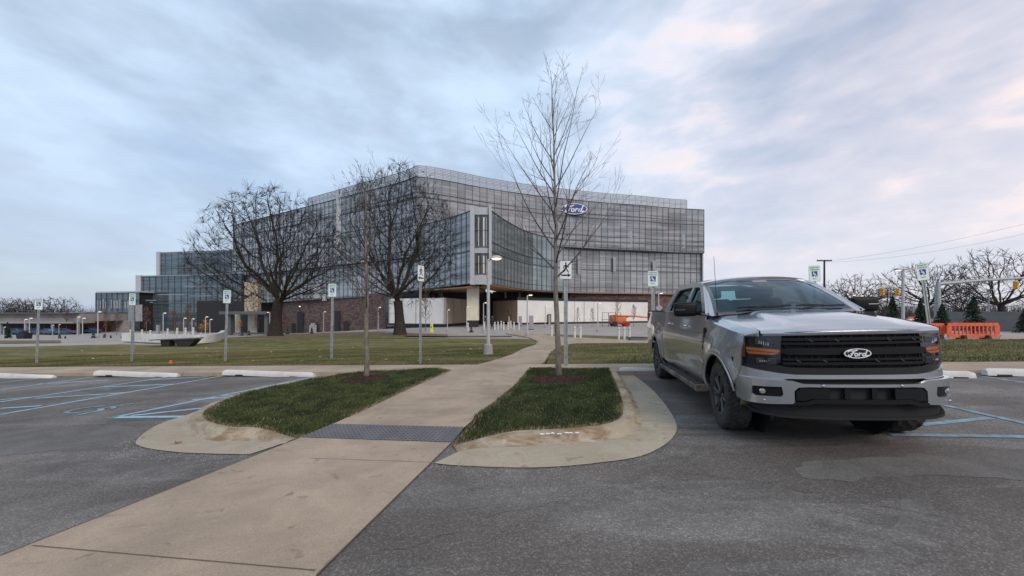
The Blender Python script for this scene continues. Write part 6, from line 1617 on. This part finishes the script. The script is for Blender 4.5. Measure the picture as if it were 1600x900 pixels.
# bumper
bump_out = mir([(0, .705), (.50, .705), (.60, .735), (.95, .742), (1.14, .738), (1.24, .730), (1.24, .56), (1.18, .495), (1.02, .480), (.80, .488), (.60, .502), (.585, .52), (.585, .630), (.55, .668), (.46, .676), (0, .676)])
fog = lambda s: [(s*a, b) for a, b in ((.69, .670), (.96, .660), (.97, .580), (.93, .562), (.70, .570), (.68, .59))][::-1]
def bz(u, z): return u
bo_ = fpanel('front_bumper', bump_out, 'paint', fn=bf, holes=[fog(-1), fog(1)], th=.035, rake=.02, bw=.012)
for s in (-1, 1):
    pk = fpanel('fog_lamp_pocket', [(s*a, b) for a, b in ((.66, .69), (1.00, .68), (1.00, .54), (.66, .55))][::s], 'black', fn=bf, off=-.030, th=.02)
    m = MB(); c = Vector(bf(s*.87, .612, -.02)); m.lathe([(0, .012), (.026, .010), (.030, 0)], 14, Matrix.Translation(c) @ Matrix.Rotation(pi/2, 4, 'Y')); m.build('fog_lamp', 'chrome', pk)
    for u, z in ((.34, .692), (.845, .525)):
        c = Vector(bf(s*u, z, .004)); m = MB(); m.lathe([(0, .006), (.008, .005), (.013, 0)], 12, Matrix.Translation(c) @ Matrix.Rotation(pi/2, 4, 'Y')); m.build('parking_sensor', 'chrome', bo_)
fpanel('intake_back', mir([(0, .70), (.60, .70), (.62, .48), (0, .48)]), 'flat', fn=bf, off=-.07)
for s in (-1, 1): fpanel('intake_insert', [(s*a, b) for a, b in ((.285, .664), (.53, .660), (.572, .622), (.572, .540), (.50, .535), (.44, .558), (.285, .560))][::s], 'black', fn=bf, off=-.012, th=.03, bw=.006)
for u in (-.12, .12): fpanel('intake_strut', [(u-.025, .667), (u-.025, .56), (u+.025, .56), (u+.025, .667)], 'black', fn=bf, off=-.03)
fpanel('bumper_lip', mir([(0, .556), (.42, .556), (.50, .528), (.585, .522), (.60, .495), (.50, .492), (.40, .516), (0, .516)]), 'black', fn=bf, off=.0, th=.04, bw=.006)
fpanel('air_dam', mir([(0, .520), (.4, .520), (.6, .500), (1.02, .485), (1.16, .49), (1.16, .42), (1.0, .372), (.6, .352), (0, .352)]), 'flat', fn=bf, off=-.085, th=.03, bw=.008)
fpanel('air_dam_lip', mir([(0, .375), (.7, .378), (1.0, .40), (1.12, .43), (1.12, .41), (1.0, .372), (.7, .352), (0, .350)]), 'flat', fn=bf, off=-.05, th=.03)
for s in (-1, 1):
    m = MB(); c = Vector(bf(s*.40, .495, -.10)); m.tube([c+Vector((0, -.05, .02)), c+Vector((.03, -.04, -.01)), c+Vector((.03, .04, -.01)), c+Vector((0, .05, .02))], .012, 6); m.build('tow_hook', 'flat', tk)
# ---------------- greenhouse
def gy(z): return .938-(z-1.40)*(.938-.715)/(1.87-1.40)
OUT = [(-.50,1.395),(-.72,1.53),(-1.0,1.69),(-1.22,1.815),(-1.40,1.862),(-1.7,1.885),(-2.2,1.890),(-2.70,1.872),(-2.86,1.845),(-2.97,1.65),(-3.05,1.425)]
W1 = [(-.66,1.415),(-.93,1.565),(-1.20,1.725),(-1.34,1.798),(-1.62,1.815),(-1.60,1.42),(-1.1,1.405)]
W2 = [(-1.72,1.425),(-1.735,1.818),(-2.2,1.822),(-2.60,1.805),(-2.70,1.70),(-2.76,1.52),(-2.74,1.435)]
W1b = [(x+(.02 if x > -1 else 0), z-.0) for x, z in W1]
for s in (-1, 1):
    v, f, _ = polyfill(OUT, [W1, W2], (), (), lambda x, z: (x, s*gy(z), z)); 
    if s > 0: f = [q[::-1] for q in f]
    o = obj('cab_frame', v, f, 'paint', tk); solid(o, .035, 1 if s > 0 else 1); 
    for Wn in (W1, W2):
        cx = sum(p[0] for p in Wn)/len(Wn); cz = sum(p[1] for p in Wn)/len(Wn)
        big = [(cx+(x-cx)*1.015, cz+(z-cz)*1.02) for x, z in Wn]; sm = [(cx+(x-cx)*.955, cz+(z-cz)*.93) for x, z in Wn]
        v, f, _ = polyfill(Wn, [sm], (), (), lambda x, z: (x, s*(gy(z)+.004), z)); o = obj('window_trim', v, f, 'black', tk)
        v, f, _ = polyfill(big, (), (), (), lambda x, z: (x, s*(gy(z)-.012), z)); obj('side_window', v, f, 'side', tk)
# B pillar cover
    v, f, _ = polyfill([(-1.61,1.42),(-1.63,1.815),(-1.735,1.818),(-1.72,1.42)], (), (), (), lambda x, z: (x, s*(gy(z)+.0045), z)); obj('pillar_cover', v, f, 'gloss', tk)
# shoulder between doors and greenhouse
for s in (-1, 1):
    vs, fs = grid(20, 2, lambda u, v: (-3.05+2.55*u, s*((Wd(-3.05+2.55*u, 1.40)-.002)*(1-v)+gy(1.425)*v), 1.405+.02*v)); obj('belt_moulding', vs, fs, 'black', tk, smooth=True)
# roof
def rf(u, v):
    x = -1.36-1.50*u; y = -1+2*v; a = abs(y); hw = .715+.0*u
    ed = itp([(-3.0,1.835),(-2.86,1.845),(-2.7,1.872),(-2.2,1.89),(-1.7,1.885),(-1.40,1.862),(-1.3,1.84)], x)
    z = ed+.062*(1-a**2.6)*(1 if x < -1.5 else .8+.2*ss(-1.3, -1.5, x)) ; 
    xx = x+.11*(1-a**2)*(1-u)**3
    return (xx, y*hw, z)
v, f = grid(20, 24, rf); o = obj('roof', v, f, 'paint', tk, smooth=True); solid(o, .03, -1)
# windscreen: base curve to roof front
def ws(u, v, e=0.0):
    y = -1+2*v; a = abs(y)
    b = Vector((-.27-.20*a**2.2, y*.865, 1.395+.02*(1-a*a))); t_ = Vector(rf(0, v)); t_ = Vector((t_.x+.01, y*.700, t_.z-.006))
    p = b.lerp(t_, u); p.x += .03*sin(pi*u); p.z += .020*sin(pi*u); return tuple(p)
v, f = grid(12, 24, lambda u, v: ws(.02+.96*u, .025+.95*v)); wsg = obj('windscreen', v, f, 'wind', tk, smooth=True)
sub = lambda u0, u1, v0, v1, nm, nu=2, nv=24: obj(nm, *grid(nu, nv, lambda u, v: (lambda p: (p[0]+.003, p[1], p[2]+.002))(ws(u0+(u1-u0)*u, v0+(v1-v0)*v))), 'gloss', tk, smooth=True)
sub(.95, 1.0, .0, 1.0, 'windscreen_border'); sub(-.02, .05, .0, 1.0, 'windscreen_border'); sub(0, 1, 0.0, .028, 'windscreen_border', 12, 2); sub(0, 1, .972, 1.0, 'windscreen_border', 12, 2); sub(.87, .96, .43, .57, 'sensor_housing', 2, 6)
# pillars A (between windscreen edge and side frame)
for s in (-1, 1):
    def pa(u, v):
        a = Vector(ws(u, 0 if s < 0 else 1)); k = itp([(0, 0), (.35, .35), (.7, .7), (1, 1)], u)
        q = [Vector((x, s*(gy(z)+.002), z)) for x, z in OUT[:5]]; i = min(3, int(u*4)); t_ = u*4-i; b = q[i].lerp(q[i+1], t_)
        p = a.lerp(b, v); mid = sin(pi*v)*.012; p.x += mid; p.y += s*mid; return tuple(p)
    vs, fs = grid(16, 5, pa); obj('front_pillar', vs, [q if s > 0 else q[::-1] for q in fs], 'paint', tk, smooth=True)
    # cowl corner closing the gap between fender, hood and pillar
    vs, fs = grid(4, 4, lambda u, v: (-.62+.30*u, s*(.80+(.945-.80)*v), 1.40+.012*(1-v)-.02*u)); obj('cowl_corner', vs, fs, 'paint', tk, smooth=True)
vs, fs = grid(3, 24, lambda u, v: (-.47+.24*u+.12*(1-(2*v-1)**2)*1.0, (-.83+1.66*v), 1.375-.03*abs(2*v-1)+.008*u)); obj('cowl', vs, fs, 'flat', tk)
# back of cab + rear glass
v, f, _ = polyfill([(-.93,1.0),(.93,1.0),(.93,1.42),(.715,1.845),(.4,1.895),(-.4,1.895),(-.715,1.845),(-.93,1.42)], [[(-.66,1.47),(-.58,1.80),(.58,1.80),(.66,1.47)]], (), (), lambda y, z: (-3.04+(z-1.4)*.36 if z > 1.4 else -3.04, y, z)); o = obj('cab_back', v, f, 'paint', tk); solid(o, .03, 0)
v, f, _ = polyfill([(-.68,1.45),(.68,1.45),(.60,1.82),(-.60,1.82)], (), (), (), lambda y, z: (-3.03+(z-1.4)*.36, y, z)); obj('rear_window', v, f, 'wind', tk)
# interior
m = MB(); m.box((-2.95, -.84, .95), (-.5, .84, 1.02)); m.build('cabin_floor', 'interior', tk)
m = MB(); m.bbox((-.85, -.82, 1.05), (-.42, .82, 1.37), .05); m.bbox((-.80, .10, 1.30), (-.50, .62, 1.42), .05); m.build('dashboard', 'interior', tk)
m = MB(); c = Vector((-.98, .40, 1.36)); 
ring = [c+Vector((.06*sin(a)*-1, .185*cos(a), .175*sin(a))) for a in [k*pi/10 for k in range(21)]]
m.tube(ring, .014, 6, cap=False); m.tube([ring[0], ring[10]], .02, 5); m.tube([c, c+Vector((.3, 0, -.05))], .03, 6); m.build('steering_wheel', 'black', tk)
for x, ys in ((-1.55, (-.40, .40)), (-2.45, (-.45, .45))):
    for y in ys:
        m = MB(); m.bbox((x-.25, y-.26, 1.02), (x+.25, y+.26, 1.16), .05); w_ = .26
        mt = Matrix.Translation((x-.24, y, 1.12)) @ Matrix.Rotation(-.28, 4, 'Y'); m.bbox((-.07, -w_, 0), (.07, w_, .52), .06, mt); st_ = m.build('seat', 'seat', tk)
        m = MB(); m.bbox((-.05, -.14, .54), (.05, .14, .74), .045, mt); m.tube([(0, -.06, .48), (0, -.06, .58)], .008, 5, ); m.build('headrest', 'seat', st_)
m = MB(); p = ws(.86, .5); m.bbox((p[0]-.09, -.13, p[2]-.12), (p[0]-.06, .13, p[2]-.05), .012); m.build('rear_view_mirror', 'black', tk)
m = MB(); m.bbox((-.52, -.60, 1.372), (-.44, -.50, 1.385), .004); m.build('dash_tag', 'white', tk)
# ---------------- bed
m = MB(); m.box((-4.86, -.84, .95), (-3.08, .84, 1.0)); m.build('bed_floor', 'flat', tk)
for s in (-1, 1):
    m = MB(); m.bbox((-4.90, s*.885-.055, 1.425), (-3.07, s*.885+.055, 1.452), .010); m.build('bed_rail', 'black', tk)
    m = MB(); m.box((-4.88, s*.845-.01, .98), (-3.07, s*.845+.01, 1.43)); m.build('bed_wall', 'flat', tk)
    m = MB(); m.bbox((-4.93, s*.90-.06, 1.02), (-4.84, s*.90+.055, 1.40), .02); m.build('tail_lamp', 'red', tk)
m = MB(); m.bbox((-4.94, -.84, .68), (-4.87, .84, 1.44), .02); m.build('tailgate', 'paint', tk)
m = MB(); m.bbox((-5.08, -.93, .50), (-4.92, .93, .68), .03); m.build('rear_bumper', 'chrome', tk)
m = MB(); m.box((-3.075, -.80, 1.0), (-3.055, .80, 1.43)); m.build('bed_front_wall', 'flat', tk)
# ---------------- mirrors, handles, vents, antenna, wipers
for s in (-1, 1):
    mt = Matrix.Translation((-.83, s*1.15, 1.475)); m = MB(); bm = MB()
    v, f = grid(12, 16, lambda u, v: ((.085*sin(pi*u)**.6*(1 if True else 0)*1.0*sin(pi*.5+pi*.0)+0)*1.0-.0, 0, 0))
    m = MB(); m.bbox((-.06, -.155, -.10), (.085, .155, .105), .045, mt); o = m.build('door_mirror', 'black', tk); autos(o, 60)
    m2 = MB(); m2.bbox((-.068, -.135, -.085), (-.058, .135, .09), .004, mt); m2.build('mirror_glass', 'chrome', o)
    m2 = MB(); m2.bbox((-.02, -.19 if s > 0 else .05, -.075), (.05, -.05 if s > 0 else .20, -.02), .015, Matrix.Translation((-.83, s*1.12, 1.475))); m2.tube([(-.83, s*1.02, 1.44), (-.84, s*.92, 1.425)], [.035, .05], 8); m2.build('mirror_arm', 'black', o)
    m2 = MB(); m2.bbox((.06, -.15 if s < 0 else .02, -.015), (.088, -.02 if s < 0 else .15, .008), .004, mt); m2.build('turn_signal', 'gloss', o)
    for xh in (-1.50, -2.55):
        w_ = Wd(xh, 1.20); m = MB(); m.tube([(xh-.10, s*(w_+.006), 1.205), (xh-.085, s*(w_+.036), 1.21), (xh+.085, s*(w_+.036), 1.215), (xh+.10, s*(w_+.006), 1.215)], .013, 8); m.build('door_handle', 'chrome', tk)
    v, f, _ = polyfill([(-.50,1.225),(-.44,1.19),(-.50,1.06),(-.55,.92),(-.575,.91),(-.575,1.215)][::1], (), (), (), lambda x, z: (x, s*(Wd(x, z)+.006), z)); obj('fender_vent', v, f, 'black', tk)
    for k in range(3): m = MB(); z_ = 1.16-k*.07; m.tube([(-.565, s*(Wd(-.56, z_)+.010), z_), (-.50, s*(Wd(-.5, z_)+.012), z_+.02)], .006, 4); m.build('vent_bar', 'rim', tk)
    v, f, _ = polyfill([(-.50,1.395),(-.70,1.52),(-.71,1.50),(-.60,1.41)], (), (), (), lambda x, z: (x, s*(gy(z)+.003), z)); obj('mirror_sail', v, f, 'black', tk)
    # running board
    m = MB(); m.prism([(-2.90, .36), (-2.80, .335), (-.66, .335), (-.60, .36), (-.60, .415), (-2.90, .415)], .17, Matrix.Translation((0, s*1.015, 0))); o = m.build('running_board', 'mudboard', tk); bev(o, .015)
    m = MB()
    for k in range(5): m.box((-2.85, s*1.015-.065+k*.028, .4155), (-.66, s*1.015-.055+k*.028, .421))
    m.build('step_tread', 'black', o)
    m = MB(); m.bbox((-.66, s*1.015-.088, .330), (-.585, s*1.015+.088, .418), .012); m.build('step_end', 'mud', o)
    for x in (-.9, -1.8, -2.7): m = MB(); m.box((x-.03, min(s*.7, s*.98), .37), (x+.03, max(s*.7, s*.98), .41)); m.build('board_bracket', 'flat', tk)
m = MB(); m.tube([(-.36, -.865, 1.36), (-.37, -.865, 1.42)], [.018, .010], 8); m.tube([(-.37, -.865, 1.42), (-.42, -.868, 2.18)], [.0045, .0028], 6); m.build('antenna', 'black', tk)
for (y0, y1) in ((-.62, .02), (.08, .72)):
    m = MB(); pts = [ws(.10+.01*sin(k), .5+.5*(y0+(y1-y0)*k/8)/.865) for k in range(9)]; m.tube([(p[0]+.03, p[1], p[2]+.02) for p in pts], .012, 5); m.tube([(pts[0][0]+.10, y0+.30*0, pts[0][2]-.03), (pts[4][0]+.04, pts[4][1], pts[4][2]+.03)], .010, 5); m.build('wiper', 'flat', tk)
# hood shut line to fender (dark gap)
for s in (-1, 1):
    m = MB(); m.tube([(x, s*.817, topz(x, .81)-.004) for x in [-.50+.05*k for k in range(24)]], .0055, 4); m.build('shut_line', 'flat', tk)
# panel behind gaps
for s in (-1, 1):
    vs, fs = grid(30, 6, lambda u, v: (-3.06+2.50*u, s*(Wd(-3.06+2.50*u, .50+.88*v)-.035), .50+.88*v)); obj('inner_panel', vs, fs, 'flat', tk)
# ---------------- wheels
def wheel(x, y, steer):
    e = bpy.data.objects.new('wheel', None); COL.objects.link(e); e.parent = tk; e.location = (x, y, .408); s = -1 if y < 0 else 1; e.rotation_euler = (0, 0, steer); e.empty_display_size = .1
    # tyre about local y
    prof = [(.245,-.11),(.262,-.128),(.30,-.138),(.345,-.140),(.375,-.134),(.392,-.124),(.401,-.108),(.406,-.075),(.408,-.035),(.408,.0),(.408,.035),(.406,.075),(.401,.108),(.392,.124),(.375,.134),(.345,.140),(.30,.138),(.262,.128),(.245,.11)]
    n = 132; V, Fc = [], []
    for i, (r, z) in enumerate(prof):
        for k in range(n):
            rr = r
            if 5 <= i <= 13:
                ph = (k+(i*2)) % 6
                if ph in (0, 1): rr -= .011
                if i in (7, 11) : rr -= .006
            elif i in (3, 4, 14, 15) and k % 6 == 0: rr -= .003
            a = 2*pi*k/n; V.append((rr*cos(a), z, rr*sin(a)))
    for i in range(len(prof)-1):
        for k in range(n): k2 = (k+1) % n; Fc.append((i*n+k, (i+1)*n+k, (i+1)*n+k2, i*n+k2))
    obj('tyre', V, Fc, 'tyre', e)
    R90 = Matrix.Rotation(-s*pi/2, 4, 'X')  # lathe z -> outward y
    m = MB(); m.lathe([(.255, .115), (.245, .122), (.232, .110), (.222, .04), (.218, -.10), (.20, -.11)], 48, R90); rm = m.build('rim', 'rim', e, smooth=True)
    m = MB()
    for k in range(6):
        for da in (-.17, .17):
            a0 = 2*pi*k/6; a1 = a0+da; 
            p0 = Vector((.045*cos(a0), .045*sin(a0), .092)); p1 = Vector((.15*cos(a0+da*.75), .15*sin(a0+da*.75), .102)); p2 = Vector((.236*cos(a1), .236*sin(a1), .108))
            m.tube([R90 @ p0, R90 @ p1, R90 @ p2], [.022, .017, .020], 6)
    m.build('spoke', 'rim', rm)
    m = MB(); m.lathe([(0, .112), (.034, .110), (.040, .100), (.05, .085), (.075, .075), (.08, .04)], 24, R90); m.build('hub_cap', 'black', rm, smooth=True)
    m = MB()
    for k in range(6): a = 2*pi*(k+.5)/6; m.lathe([(0, .098), (.009, .096), (.010, .08)], 8, R90 @ Matrix.Translation((.060*cos(a), .060*sin(a), 0)))
    m.build('lug_nut', 'chrome', rm)
    m = MB(); m.lathe([(0, .0), (.17, .0), (.172, -.02)], 32, R90); m.build('brake_disc', 'galv', e)
    m = MB(); m.lathe([(0, -.09), (.22, -.09)], 32, R90); m.build('wheel_inner', 'flat', e)
for x in (0, -RW):
    for s in (-1, 1): wheel(x, s*.872, radians(-4) if x == 0 else 0)
m = MB(); m.tube([(-RW, -.75, .41), (-RW, .75, .41)], .05, 8); m.tube([(0, -.7, .40), (0, .7, .40)], .04, 8); m.bbox((-RW-.14, -.15, .28), (-RW+.14, .15, .54), .05); m.build('axle', 'flat', tk)
m = MB(); m.box((-4.7, -.5, .42), (.6, -.42, .55)); m.box((-4.7, .42, .42), (.6, .5, .55)); m.build('chassis_rail', 'flat', tk)
